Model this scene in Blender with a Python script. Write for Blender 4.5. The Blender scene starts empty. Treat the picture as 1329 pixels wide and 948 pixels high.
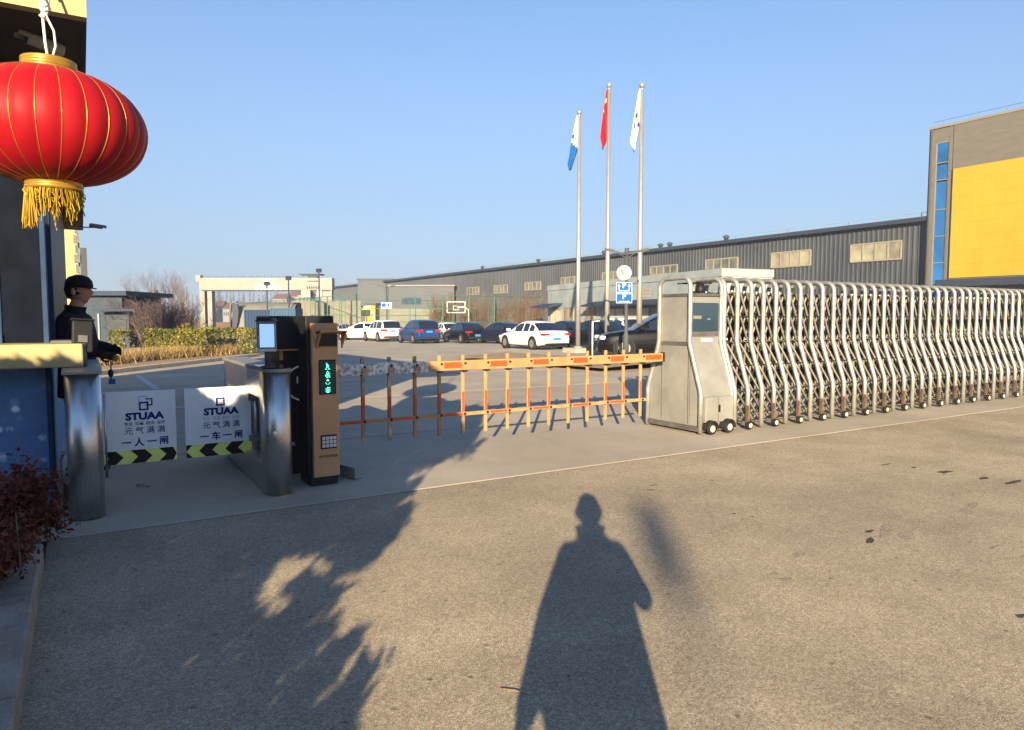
import bpy, bmesh, math, random
import numpy as np
from mathutils import Vector, Matrix
R_ = math.radians
SC = bpy.context.scene
COL = SC.collection

# ------------------------------------------------------------------ camera, sky, sun, exposure
# world axes: x runs along the gate line, y runs into the site, z up; the camera looks 31.2 degrees right of +y
HEAD, PITCH, CAMH, FPX = R_(31.2), math.atan(63 / 920), 1.45, 920.0
cam = bpy.data.cameras.new('camera'); camo = bpy.data.objects.new('camera', cam); COL.objects.link(camo)
cam.sensor_fit = 'HORIZONTAL'; cam.sensor_width = 36; cam.lens = 36 * FPX / 1329
cam.clip_start = .05; cam.clip_end = 3000
camo.location = (0, 0, CAMH); camo.rotation_euler = (R_(90) - PITCH, 0, -HEAD)
SC.camera = camo
SUN_EL, SUN_TRAVEL = R_(13.6), R_(36.1)          # light travels towards this heading (clockwise from +y)
w = bpy.data.worlds.new('World'); SC.world = w; w.use_nodes = True
nt = w.node_tree; nt.nodes.clear()
sky = nt.nodes.new('ShaderNodeTexSky'); sky.sky_type = 'NISHITA'; sky.sun_disc = False
sky.sun_elevation = SUN_EL; sky.sun_rotation = SUN_TRAVEL + math.pi
sky.altitude = 0; sky.air_density = 1.0; sky.dust_density = .1; sky.ozone_density = 4.5
bg = nt.nodes.new('ShaderNodeBackground'); bg.inputs[1].default_value = .075
wo = nt.nodes.new('ShaderNodeOutputWorld')
# a hazy winter sky: the physical sky whitens towards the horizon
geo = nt.nodes.new('ShaderNodeTexCoord'); sep = nt.nodes.new('ShaderNodeSeparateXYZ'); nt.links.new(geo.outputs['Generated'], sep.inputs[0])
ramp = nt.nodes.new('ShaderNodeValToRGB'); e = ramp.color_ramp.elements
e[0].position = .0; e[0].color = (.90, .90, .90, 1); e[1].position = .55; e[1].color = (.0, .0, .0, 1)
k = ramp.color_ramp.elements.new(.16); k.color = (.70, .70, .70, 1); k = ramp.color_ramp.elements.new(.34); k.color = (.36, .36, .36, 1)
nt.links.new(sep.outputs[2], ramp.inputs[0])
hz = nt.nodes.new('ShaderNodeMix'); hz.data_type = 'RGBA'; hz.inputs['B'].default_value = (1.85, 2.25, 2.95, 1)
nt.links.new(ramp.outputs[0], hz.inputs['Factor']); nt.links.new(sky.outputs[0], hz.inputs['A'])
nt.links.new(hz.outputs['Result'], bg.inputs[0]); nt.links.new(bg.outputs[0], wo.inputs[0])
sl = bpy.data.lights.new('sun', 'SUN'); sl.energy = 5.0; sl.angle = R_(.35); sl.color = (1, .80, .52)
so = bpy.data.objects.new('sun', sl); COL.objects.link(so); so.location = (-30, -40, 30)
so.rotation_euler = Vector((math.sin(SUN_TRAVEL) * math.cos(SUN_EL), math.cos(SUN_TRAVEL) * math.cos(SUN_EL), -math.sin(SUN_EL))).to_track_quat('-Z', 'Y').to_euler()
SC.view_settings.view_transform = 'Standard'; SC.view_settings.look = 'None'
SC.view_settings.exposure = 1.65; SC.view_settings.gamma = 1; SC.view_settings.use_curve_mapping = False

# ------------------------------------------------------------------ placing helpers: a point of the ground, or at a known distance, in world axes
UX = (math.cos(HEAD), math.sin(HEAD)); WX = (-math.sin(HEAD), math.cos(HEAD))
def gz(y): return 0.0 if y < 10 else (-.012 * (y - 10) if y < 56 else -.552)
def ray(px, py):
    dx, dy = px - 664.5, 474. - py
    f = dy * math.sin(PITCH) + FPX * math.cos(PITCH); z = dy * math.cos(PITCH) - FPX * math.sin(PITCH)
    return (dx * UX[0] + f * UX[1], dx * WX[0] + f * WX[1], z, f)
def GR(px, py):
    d = ray(px, py); t = -CAMH / d[2]
    for i in range(60): t = (gz(d[1] * t) - CAMH) / d[2]
    return Vector((d[0] * t, d[1] * t, gz(d[1] * t)))
def AT(px, py, D):
    d = ray(px, py); t = D / d[3]
    return Vector((d[0] * t, d[1] * t, CAMH + d[2] * t))
def ONX(px, py, x):
    d = ray(px, py); t = x / d[0]
    return Vector((x, d[1] * t, CAMH + d[2] * t))
def CV(X, Y, z=0):  # camera-aligned ground coordinates -> world axes
    return Vector((X * UX[0] + Y * UX[1], X * WX[0] + Y * WX[1], z))

# ------------------------------------------------------------------ materials
def L(h):
    h = h.lstrip('#'); c = [int(h[i:i + 2], 16) / 255 for i in (0, 2, 4)]
    return tuple(x / 12.92 if x <= .04045 else ((x + .055) / 1.055) ** 2.4 for x in c)
def pm(name, col, rough=.6, metal=0., var=.12, scale=4., bump=0., bscale=60., island=0., col2=None, spec=.2, emit=None, aniso=None, fine=0., fscale=200., coat=0., stretch=None, agg=0., ascale=110., worn=0.):
    m = bpy.data.materials.new(name); m.use_nodes = True
    t = m.node_tree; N = t.nodes; K = t.links; b = N['Principled BSDF']
    b.inputs['Roughness'].default_value = rough; b.inputs['Metallic'].default_value = metal
    b.inputs['Specular IOR Level'].default_value = spec; b.inputs['Coat Weight'].default_value = coat
    tc = N.new('ShaderNodeTexCoord'); src = tc.outputs['Object']
    if stretch:
        mp = N.new('ShaderNodeMapping'); mp.inputs['Scale'].default_value = stretch; K.new(src, mp.inputs[0]); src = mp.outputs[0]
    no = N.new('ShaderNodeTexNoise'); no.inputs['Scale'].default_value = scale; no.inputs['Detail'].default_value = 6; no.inputs['Roughness'].default_value = .62
    K.new(src, no.inputs['Vector'])
    rp = N.new('ShaderNodeValToRGB'); e = rp.color_ramp.elements
    c2 = col2 or tuple(min(1, c * (1 + var)) for c in col); c1 = col if col2 else tuple(c * (1 - var) for c in col)
    e[0].position = .36; e[1].position = .66; e[0].color = (*c1, 1); e[1].color = (*c2, 1)
    K.new(no.outputs['Fac'], rp.inputs[0]); out = rp.outputs[0]
    def mul(a, fac_out, lo, hi):
        mr = N.new('ShaderNodeMapRange'); mr.inputs[3].default_value = lo; mr.inputs[4].default_value = hi
        K.new(fac_out, mr.inputs[0])
        mx = N.new('ShaderNodeVectorMath'); mx.operation = 'SCALE'
        K.new(a, mx.inputs[0]); K.new(mr.outputs[0], mx.inputs['Scale']); return mx.outputs[0]
    if fine:
        f = N.new('ShaderNodeTexNoise'); f.inputs['Scale'].default_value = fscale; f.inputs['Detail'].default_value = 2
        K.new(tc.outputs['Object'], f.inputs['Vector']); mr = N.new('ShaderNodeMapRange'); mr.inputs[1].default_value = .3; mr.inputs[2].default_value = .7
        K.new(f.outputs['Fac'], mr.inputs[0]); out = mul(out, mr.outputs[0], 1 - fine, 1 + fine)
    if worn:     # wear: broad tyre-polished patches, and a sprinkle of dark grit
        wn_ = N.new('ShaderNodeTexNoise'); wn_.inputs['Scale'].default_value = .33; wn_.inputs['Detail'].default_value = 8; wn_.inputs['Roughness'].default_value = .7; wn_.inputs['Distortion'].default_value = .6; K.new(tc.outputs['Object'], wn_.inputs['Vector'])
        w2_ = N.new('ShaderNodeMapRange'); w2_.inputs[1].default_value = .32; w2_.inputs[2].default_value = .68; K.new(wn_.outputs['Fac'], w2_.inputs[0]); out = mul(out, w2_.outputs[0], 1 - worn, 1 + worn * .8)
        g_ = N.new('ShaderNodeTexVoronoi'); g_.inputs['Scale'].default_value = 7.; K.new(tc.outputs['Object'], g_.inputs['Vector'])
        g2_ = N.new('ShaderNodeMapRange'); g2_.inputs[1].default_value = .06; g2_.inputs[2].default_value = .10; K.new(g_.outputs['Distance'], g2_.inputs[0]); out = mul(out, g2_.outputs[0], 1 - worn * 2.2, 1)
    if agg:
        for sc_, k in ((ascale, agg), (ascale * .42, agg * .45)):
            vo = N.new('ShaderNodeTexVoronoi'); vo.inputs['Scale'].default_value = sc_; K.new(tc.outputs['Object'], vo.inputs['Vector'])
            sp_ = N.new('ShaderNodeSeparateColor'); K.new(vo.outputs['Color'], sp_.inputs[0]); out = mul(out, sp_.outputs[0], 1 - k, 1 + k)
    if island:
        g = N.new('ShaderNodeNewGeometry'); out = mul(out, g.outputs['Random Per Island'], 1 - island, 1 + island)
    K.new(out, b.inputs['Base Color'])
    if rough > .05:
        mr = N.new('ShaderNodeMapRange'); mr.inputs[3].default_value = max(0, rough - .08); mr.inputs[4].default_value = min(1, rough + .08)
        K.new(no.outputs['Fac'], mr.inputs[0]); K.new(mr.outputs[0], b.inputs['Roughness'])
    if bump:
        bn = N.new('ShaderNodeTexNoise'); bn.inputs['Scale'].default_value = bscale; bn.inputs['Detail'].default_value = 4
        K.new(src, bn.inputs['Vector']); bp = N.new('ShaderNodeBump'); bp.inputs['Strength'].default_value = bump; bp.inputs['Distance'].default_value = .02
        K.new(bn.outputs['Fac'], bp.inputs['Height']); K.new(bp.outputs[0], b.inputs['Normal'])
    if emit: b.inputs['Emission Color'].default_value = (*emit[0], 1); b.inputs['Emission Strength'].default_value = emit[1]
    return m
M = {}
M['steel'] = pm('brushed_steel', (.60, .59, .57), .34, 1., var=.12, scale=3, stretch=(60, 60, .6), bump=.02, bscale=30)
M['tube'] = pm('satin_steel_tube', (.325, .325, .308), .46, .5, var=.18, scale=9)
M['panel'] = pm('matt_steel_sheet', (.265, .263, .245), .5, .3, var=.14, scale=2.5)
M['darksteel'] = pm('dull_dark_steel', (.16, .155, .15), .5, .6, var=.2, scale=8)
M['black'] = pm('black_powder_coat', (.012, .013, .016), .5, var=.3)
M['rubber'] = pm('rubber', (.018, .018, .018), .8, var=.3, scale=12)
M['tan'] = pm('bronze_painted_metal', (.50, .27, .135), .42, .0, var=.06, scale=3)
M['armpaint'] = pm('pale_orange_paint', (.335, .205, .095), .6, var=.16, scale=5)
M['armgrey'] = pm('weathered_brown_paint', (.40, .26, .175), .7, var=.35, scale=14)
M['redtape'] = pm('orange_red_reflector', (.56, .068, .018), .5, var=.12, scale=8)
M['worn'] = pm('peeling_silver_film', (.16, .18, .22), .35, .3, scale=26, col2=(.75, .76, .78), bump=.3, bscale=40)
M['white'] = pm('white_board', (.84, .85, .87), .7, var=.03, scale=2)
M['whitepaint'] = pm('white_paint', (.55, .55, .53), .5, var=.08)
M['navy'] = pm('navy_print', (.004, .018, .16), .5, var=.1)
M['skyblue'] = pm('pale_blue_print', (.33, .55, .80), .5, var=.05)
M['palegrey'] = pm('pale_grey_print', (.50, .55, .62), .5, var=.05)
M['teal'] = pm('dark_teal_print', (.03, .07, .09), .5, var=.1)
M['pinkgrey'] = pm('copper_grey_print', (.50, .30, .24), .5, var=.05)
M['hazyellow'] = pm('reflective_yellow', (.90, .92, .24), .5, var=.06, scale=6)
M['hazblack'] = pm('reflective_black', (.012, .012, .012), .4)
M['asphalt'] = pm('asphalt', (.365, .305, .218), .92, scale=1.1, col2=(.465, .392, .285), bump=.7, bscale=200, fine=.28, fscale=300, spec=.12, agg=.36, ascale=190, worn=.20)
M['concrete'] = pm('concrete', (.36, .31, .235), .88, scale=.55, col2=(.45, .395, .31), bump=.15, bscale=60, fine=.10, fscale=90, spec=.25, worn=.10)
M['dirt'] = pm('dry_dirt', (.26, .18, .105), .95, scale=2, col2=(.40, .29, .17), bump=.6, bscale=20)
M['farground'] = pm('dry_ground', (.20, .17, .13), .95, scale=.05, col2=(.30, .26, .2))
M['kerb'] = pm('kerb_stone', (.29, .25, .20), .88, var=.2, scale=5, bump=.25, bscale=70, fine=.15, fscale=90)
M['line'] = pm('worn_road_paint', (.34, .33, .31), .75, scale=14, col2=(.72, .72, .70))
M['tar'] = pm('dark_tar', (.075, .062, .048), .8, var=.4, scale=15)
M['stain'] = pm('oil_stain', (.315, .262, .187), .88, var=.2, scale=20, agg=.36, ascale=190)
M['bluewall'] = pm('blue_rough_render', (.095, .185, .37), .85, scale=3, col2=(.14, .255, .46), bump=.6, bscale=45)
M['darkwall'] = pm('dark_blue_panel', (.004, .007, .015), .45, var=.3, spec=.06)
M['cream'] = pm('cream_yellow_paint', (0.38, 0.3192, 0.1596), .75, var=.10, scale=3, bump=.12, bscale=30)
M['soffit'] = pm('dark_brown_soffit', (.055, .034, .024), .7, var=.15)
M['glassdark'] = pm('dark_glass', (.02, .045, .07), .06, var=.2, scale=1, spec=.8)
M['blueglass'] = pm('blue_glazing', (.012, .10, .30), .08, var=.35, scale=.35, spec=.8)
M['paleglass'] = pm('pale_lit_glazing', (0.152, 0.1444, 0.1064), .25, scale=.5, col2=(0.3344, 0.3192, 0.2356))  # pale light on the nearest warehouse windows is put into this glass colour
M['dimglass'] = pm('dim_glazing', (.07, .075, .07), .25, scale=.6, col2=(.20, .19, .15), spec=.5)
M['framepale'] = pm('pale_window_frame', (0.228, 0.2128, 0.1672), .6)
M['silk'] = pm('red_satin', (0.2356, 0.00342, 0.0076), .55, scale=2.2, col2=(0.3116, 0.00608, 0.01064), bump=.35, bscale=7, spec=.15, stretch=(1, 1, .35))
M['gold'] = pm('gold_foil', (0.456, 0.2584, 0.0456), .36, .6, var=.15, scale=6)
M['fringe'] = pm('gold_thread', (0.3192, 0.2052, 0.019), .8, island=.45)
M['cord'] = pm('white_cord', (.66, .64, .60), .8, var=.15, scale=40)
M['camwhite'] = pm('cctv_shell', (0.304, 0.2812, 0.2432), .5, var=.08)
M['cloth'] = pm('black_wool', (.010, .010, .013), .9, var=.3, scale=14, bump=1., bscale=13)
M['capcloth'] = pm('charcoal_cap_cloth', (.016, .014, .016), .9, var=.3, scale=20)
M['skin'] = pm('skin', (.46, .235, .15), .55, var=.12, scale=14)
M['hair'] = pm('dark_hair', (.02, .016, .014), .7)
M['blueitem'] = pm('blue_plastic', (.03, .10, .30), .5)
M['corr'] = pm('grey_corrugated_sheet', (.046, .053, .066), .55, .15, scale=.2, col2=(.070, .078, .092))
M['gutter'] = pm('dark_blue_gutter', (.03, .04, .065), .5)
M['roofgrey'] = pm('grey_roof_sheet', (0.1216, 0.1254, 0.133), .5, .2)
M['cladgrey'] = pm('warm_grey_cladding', (.126, .117, .102), .75, var=.09, scale=.8, stretch=(1, 1, 5))
M['cladlight'] = pm('light_grey_cladding', (0.1976, 0.1786, 0.1482), .7, var=.06, scale=.8)
M['yellow'] = pm('yellow_cladding', (.44, .262, .024), .6, var=.05, scale=.6)
M['palewall'] = pm('pale_blue_render', (.205, .245, .262), .85, scale=.7, col2=(.285, .325, .34), bump=.1, bscale=12)
M['creamdoor'] = pm('cream_door', (0.4712, 0.4408, 0.3496), .6, var=.08)
M['brownglass'] = pm('brown_window', (.16, .12, .08), .3, scale=1.2, col2=(.30, .25, .17))
M['rust'] = pm('faded_brown_lettering', (.36, .27, .22), .8, var=.1)
M['green'] = pm('green_fence_paint', (.045, .17, .12), .5, var=.15)
M['fencewire'] = pm('green_mesh_wire', (.10, .20, .15), .6)
M['crane'] = pm('cream_crane_paint', (.225, .23, .21), .6, var=.08, scale=.5)
M['polesteel'] = pm('flagpole_steel', (.34, .32, .29), .42, .55, var=.05)
M['lampgrey'] = pm('grey_lamp_paint', (.060, .065, .070), .6, .0, var=.1)
M['signblue'] = pm('blue_sign_face', (.006, .075, .36), .8, var=.04)
M['signwhite'] = pm('white_sign_face', (.42, .41, .35), .8, var=.03)
M['ink'] = pm('black_print', (.02, .02, .02), .5)
M['bark'] = pm('bare_bark', (.20, .145, .11), .9, var=.3, scale=8)
M['twig'] = pm('purple_brown_twigs', (.115, .09, .085), .9, island=.35)
M['twigor'] = pm('orange_brown_twigs', (0.1786, 0.1178, 0.0684), .9, island=.4)
M['twigred'] = pm('red_brown_twigs', (.26, .105, .07), .9, island=.3)
M['hedge'] = pm('yellow_green_leaf', (.060, .080, .018), .6, scale=1.2, col2=(.21, .185, .032), island=.6)
M['olive'] = pm('olive_leaf', (0.1064, 0.0874, 0.0228), .65, scale=1.2, col2=(0.1976, 0.152, 0.0456), island=.5)
M['redleaf'] = pm('red_brown_leaf', (.085, .022, .014), .6, scale=4, col2=(.17, .05, .025), island=.5)
M['evergreen'] = pm('evergreen_leaf', (.03, .055, .02), .6, island=.4)
M['drygrass'] = pm('dry_grass_blade', (0.228, 0.152, 0.0646), .9, scale=1.5, col2=(0.3192, 0.228, 0.1064), island=.4)
M['blueclad'] = pm('blue_corrugated_steel', (.008, .026, .080), .6, scale=.5, col2=(.014, .042, .11))
M['bluepale'] = pm('pale_blue_corrugated_steel', (.030, .080, .15), .6, scale=.5, var=.08)
M['tarp'] = pm('grey_beige_tarpaulin', (0.1406, 0.1406, 0.114), .8, scale=.4, col2=(0.1938, 0.19, 0.1558), bump=.3, bscale=3)
M['hutwall'] = pm('blue_grey_render', (0.0418, 0.057, 0.0798), .8, var=.15)
M['hutroof'] = pm('dark_blue_roof', (.025, .04, .07), .6, var=.1)
M['brick'] = pm('red_brown_roof', (0.1292, 0.0646, 0.0494), .9, var=.2)
M['distant'] = pm('pale_render', (0.2052, 0.19, 0.1786), .9, var=.1, scale=.3)
def paint(n, c, r=.40): return pm(n, c, r, .0, var=.03, scale=1, spec=.08, coat=.6)
M['pwhite'] = paint('white_car_paint', (.78, .77, .74)); M['pblue'] = paint('blue_car_paint', (.008, .034, .125))
M['pnavy'] = paint('navy_car_paint', (.004, .007, .020)); M['pblack'] = paint('black_car_paint', (.0025, .0025, .0035)); M['psilver'] = paint('silver_car_paint', (.30, .32, .35))
M['carglass'] = pm('car_glass', (.008, .013, .022), .05, var=.2, scale=1, spec=.8)
M['taillens'] = pm('tail_light_lens', (.50, .012, .012), .2, var=.2, scale=5)
M['headlens'] = pm('head_light_lens', (.70, .72, .74), .12, var=.2, scale=8)
M['rim'] = pm('alloy_rim', (0.1976, 0.1976, 0.1938), .45, .3, var=.1)
M['plateblue'] = pm('blue_number_plate', (.03, .20, .55), .4); M['plategreen'] = pm('green_number_plate', (.15, .55, .28), .4)
M['flagblue'] = pm('blue_flag_cloth', (0.00912, 0.0988, 0.3496), .8, var=.15); M['flagred'] = pm('red_flag_cloth', (0.4408, 0.00912, 0.01368), .8, var=.12)
M['flagwhite'] = pm('white_flag_cloth', (0.5928, 0.5776, 0.532), .8, var=.06); M['flagyellow'] = pm('yellow_star_print', (.80, .55, .03), .7)
M['darkplastic'] = pm('dark_grey_plastic', (.013, .014, .016), .6, var=.15)
M['bracket'] = pm('rusty_bracket_paint', (.10, .062, .038), .75, var=.4, scale=20)
M['shadeblue'] = pm('shaded_blue_trim', (.022, .048, .11), .7, var=.2, scale=6)  # darker copy of the wall blue, with shade put into the colour
M['boothglass'] = pm('dark_booth_glass', (.004, .010, .020), .12, var=.3, spec=.12)
M['litkerb'] = pm('sunlit_concrete_kerb', (.52, .45, .33), .9, var=.15, scale=4, fine=.1)  # paler copy of the kerb stone, sunlight put into its colour
M['latticetube'] = pm('dull_lattice_tube', (.20, .19, .165), .5, .4, var=.25, scale=7)
M['shadelattice'] = pm('shaded_lattice_bar', (.035, .036, .04), .6, .2, var=.3, scale=8)  # far and inner bars, with the rods, carry their shade in this colour
M['screen'] = pm('lit_screen', (.05, .08, .12), .15, emit=((.26, .46, .78), .42))
M['led'] = pm('green_led', (.02, .3, .2), .4, emit=((.05, .9, .5), 1.2)); M['ledwhite'] = pm('white_led', (.3, .5, .45), .4, emit=((.5, 1, .8), 1.2))
M['keypadblack'] = pm('glossy_black_plastic', (.012, .014, .016), .15)
M['ledback'] = pm('led_panel_face', (.02, .05, .045), .35)
M['paper'] = pm('paper_notice', (.42, .45, .5), .8)
M['plinth'] = pm('grey_plinth_stone', (0.3192, 0.2964, 0.2508), .85, var=.1)
M['orangeroof'] = M['brick']

# ------------------------------------------------------------------ mesh building
ORG = {}
class MB:
    def __init__(s): s.v = []; s.f = []; s.m = []; s.s = []; s.mi = 0
    def add(s, vs, fs, smooth=False):
        o = len(s.v); s.v += [tuple(p) for p in vs]
        for q in fs: s.f.append(tuple(i + o for i in q)); s.m.append(s.mi); s.s.append(smooth)
        return s
    def box(s, x0, x1, y0, y1, z0, z1):
        return s.add([(x0, y0, z0), (x1, y0, z0), (x1, y1, z0), (x0, y1, z0), (x0, y0, z1), (x1, y0, z1), (x1, y1, z1), (x0, y1, z1)],
                     [(3, 2, 1, 0), (4, 5, 6, 7), (0, 1, 5, 4), (1, 2, 6, 5), (2, 3, 7, 6), (3, 0, 4, 7)])
    def obox(s, c, size, mat):
        hx, hy, hz = [k / 2 for k in size]; c = Vector(c)
        P = [c + mat @ Vector((x, y, z)) for z in (-hz, hz) for x, y in ((-hx, -hy), (hx, -hy), (hx, hy), (-hx, hy))]
        return s.add(P, [(3, 2, 1, 0), (4, 5, 6, 7), (0, 1, 5, 4), (1, 2, 6, 5), (2, 3, 7, 6), (3, 0, 4, 7)])
    def bar(s, a, b, wd, th):     # rectangular bar from a to b
        a = Vector(a); b = Vector(b); d = (b - a); q = d.to_track_quat('Z', 'X').to_matrix()
        return s.obox((a + b) / 2, (wd, th, d.length), q)
    def tube(s, pts, r, n=8, caps=True):
        P = [Vector(p) for p in pts]; rr = r if isinstance(r, (list, tuple)) else [r] * len(P)
        T = [(P[min(i + 1, len(P) - 1)] - P[max(i - 1, 0)]).normalized() for i in range(len(P))]
        ref = Vector((0, 0, 1)) if abs(T[0].z) < .9 else Vector((1, 0, 0))
        nrm = T[0].cross(ref).normalized(); vs = []
        for i, p in enumerate(P):
            nrm = (nrm - T[i] * nrm.dot(T[i])).normalized(); bn = T[i].cross(nrm)
            for k in range(n):
                a = 2 * math.pi * k / n; vs.append(p + (nrm * math.cos(a) + bn * math.sin(a)) * rr[i])
        fs = [(i * n + k, i * n + (k + 1) % n, (i + 1) * n + (k + 1) % n, (i + 1) * n + k) for i in range(len(P) - 1) for k in range(n)]
        s.add(vs, fs, True)
        if caps:
            o = len(s.v) - len(vs)
            s.f.append(tuple(o + k for k in range(n))[::-1]); s.m.append(s.mi); s.s.append(False)
            s.f.append(tuple(o + (len(P) - 1) * n + k for k in range(n))); s.m.append(s.mi); s.s.append(False)
        return s
    def lathe(s, prof, c=(0, 0, 0), n=24, mat=None, smooth=True, caps=True):
        c = Vector(c); vs = []; mat = mat or Matrix.Identity(3)
        for r, z in prof:
            for k in range(n):
                a = 2 * math.pi * k / n; vs.append(c + mat @ Vector((r * math.cos(a), r * math.sin(a), z)))
        s.add(vs, [(i * n + k, i * n + (k + 1) % n, (i + 1) * n + (k + 1) % n, (i + 1) * n + k) for i in range(len(prof) - 1) for k in range(n)], smooth)
        if caps:
            o = len(s.v) - len(vs)
            for fl, b in ((1, 0), (0, len(prof) - 1)):
                q = [o + b * n + k for k in range(n)]
                s.f.append(tuple(q[::-1] if fl else q)); s.m.append(s.mi); s.s.append(False)
        return s
    def prism(s, poly, ax, a0, a1, smooth=False):
        n = len(poly)
        def P(p, a): return (a, p[0], p[1]) if ax == 'x' else ((p[0], a, p[1]) if ax == 'y' else (p[0], p[1], a))
        vs = [P(p, a0) for p in poly] + [P(p, a1) for p in poly]
        s.add(vs, [tuple(range(n))[::-1], tuple(range(n, 2 * n))])
        o = len(s.v) - 2 * n
        for k in range(n):
            s.f.append((o + k, o + (k + 1) % n, o + n + (k + 1) % n, o + n + k)); s.m.append(s.mi); s.s.append(smooth)
        return s
    def ball(s, c, r, n=12, sc=(1, 1, 1)):
        k = max(5, n // 2 + 1); pr = [(r * math.sin(math.pi * i / k), -r * math.cos(math.pi * i / k)) for i in range(k + 1)]
        pr[0] = (r * .02, -r); pr[-1] = (r * .02, r)
        return s.lathe(pr, c, n, Matrix.Diagonal(sc))
    def build(s, name, mats, parent=None, bevel=0, fix=True, tag_=None):
        me = bpy.data.meshes.new(name); org = ORG.get(parent.name, Vector()) if parent else Vector()
        vs = s.v if org.length == 0 else [(p[0] - org.x, p[1] - org.y, p[2] - org.z) for p in s.v]
        me.from_pydata(vs, [], s.f)
        if not isinstance(mats, (list, tuple)): mats = [mats]
        for m in mats: me.materials.append(M[m] if isinstance(m, str) else m)
        me.polygons.foreach_set('material_index', s.m); me.polygons.foreach_set('use_smooth', s.s)
        if fix and len(s.f) < 60000:
            b = bmesh.new(); b.from_mesh(me); bmesh.ops.recalc_face_normals(b, faces=b.faces); b.to_mesh(me); b.free()
        return link(name, me, parent, bevel)
def link(name, me, parent=None, bevel=0):
    o = bpy.data.objects.new(name, me); COL.objects.link(o)
    if parent: o.parent = parent; ORG[o.name] = ORG.get(parent.name, Vector())
    if bevel:
        bv = o.modifiers.new('bevel', 'BEVEL'); bv.width = bevel; bv.segments = 2; bv.limit_method = 'ANGLE'; bv.angle_limit = R_(40)
    return o
def tag(o, label, cat, group=None, kind=None):
    if label: o['label'] = label
    if cat: o['category'] = cat
    if group: o['group'] = group
    if kind: o['kind'] = kind
    return o
def thing(name, label, cat, loc=(0, 0, 0), group=None, local=False, rz=0):
    o = bpy.data.objects.new(name, None); COL.objects.link(o); o.location = loc; o.rotation_euler.z = rz
    o.empty_display_size = .1
    ORG[o.name] = Vector() if local else Vector(loc)
    return tag(o, label, cat, group)
def struct(name, mb, m, **k): return tag(mb.build(name, m, **k), None, None, kind='structure')
def copy_tree(o, parent=None):
    c = o.copy(); COL.objects.link(c); ORG[c.name] = Vector()
    if parent: c.parent = parent
    for ch in list(o.children): copy_tree(ch, c)
    return c
def text(mb, body, size, loc, mat, extrude=.0015, bold=0., align='CENTER', sx=1.):
    cu = bpy.data.curves.new('lettering', 'FONT'); cu.body = body; cu.size = size; cu.align_x = align; cu.align_y = 'CENTER'
    cu.extrude = extrude; cu.offset = bold; cu.resolution_u = 3
    o = bpy.data.objects.new('lettering', cu); COL.objects.link(o)
    dg = bpy.context.evaluated_depsgraph_get(); me = bpy.data.meshes.new_from_object(o.evaluated_get(dg))
    X = Matrix.Translation(Vector(loc)) @ mat.to_4x4() @ Matrix.Diagonal((sx, 1, 1, 1))
    mb.add([X @ v.co for v in me.vertices], [tuple(p.vertices) for p in me.polygons])
    bpy.data.objects.remove(o); bpy.data.curves.remove(cu); bpy.data.meshes.remove(me)
FACE_S = Matrix.Rotation(R_(90), 3, 'X')                                   # lettering that faces -y, reading along +x
FACE_W = Matrix.Rotation(R_(-90), 3, 'Z') @ Matrix.Rotation(R_(90), 3, 'X')  # faces -x, reading along -y

def leaf_cloud(name, pts, size, mat, parent=None, aspect=.5, rs=1, up=.0, tag_=None):
    r = np.random.default_rng(rs); P = np.asarray(pts, float); n = len(P)
    a = r.normal(size=(n, 3)); a[:, 2] += up; a /= np.linalg.norm(a, axis=1)[:, None]
    b = np.cross(a, r.normal(size=(n, 3))); b /= np.linalg.norm(b, axis=1)[:, None]
    s = size * r.uniform(.6, 1.35, (n, 1)); a *= s; b *= s * aspect
    V = np.stack([P - a * .5, P + b * .5, P + a * .5, P - b * .5], 1).reshape(-1, 3)
    if parent: V = V - np.array(ORG.get(parent.name, Vector()))
    me = bpy.data.meshes.new(name); me.vertices.add(4 * n); me.vertices.foreach_set('co', V.ravel())
    me.loops.add(4 * n); me.loops.foreach_set('vertex_index', np.arange(4 * n, dtype=np.int32))
    me.polygons.add(n); me.polygons.foreach_set('loop_start', np.arange(0, 4 * n, 4, dtype=np.int32))
    me.update(calc_edges=True); me.materials.append(M[mat]); return link(name, me, parent)
def grow(base, height, seed, levels=4, spread=.5, lean=(0, 0), trunk=.28, r0=.06, nb=(3, 5), up=.35, ratio=.62):
    rn = random.Random(seed); segs = []
    def br(p, d, ln, r, lv):
        k = 3 if lv < levels - 1 else 2; q = p
        for i in range(k):
            d = (d + Vector((rn.gauss(0, .10), rn.gauss(0, .10), rn.gauss(0, .06)))).normalized()
            e = q + d * ln / k; r2 = r * (1 - .35 / k * (i + 1)) if lv < levels else r * .5
            segs.append((q.copy(), e.copy(), r, r2, lv)); r = r2; q = e
            if lv < levels and (i > 0 or lv > 0):
                for j in range(rn.randint(*nb) // (1 if i == k - 1 else 2)):
                    ax = Vector((rn.gauss(0, 1), rn.gauss(0, 1), rn.gauss(0, .3) + up)).normalized()
                    nd = (d * (1 - spread) + ax * spread + Vector((0, 0, up * .3))).normalized()
                    br(q, nd, ln * ratio * rn.uniform(.7, 1.15), r * .62, lv + 1)
    br(Vector(base), Vector((lean[0], lean[1], 1)).normalized(), height * trunk, r0, 0)
    return segs
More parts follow.
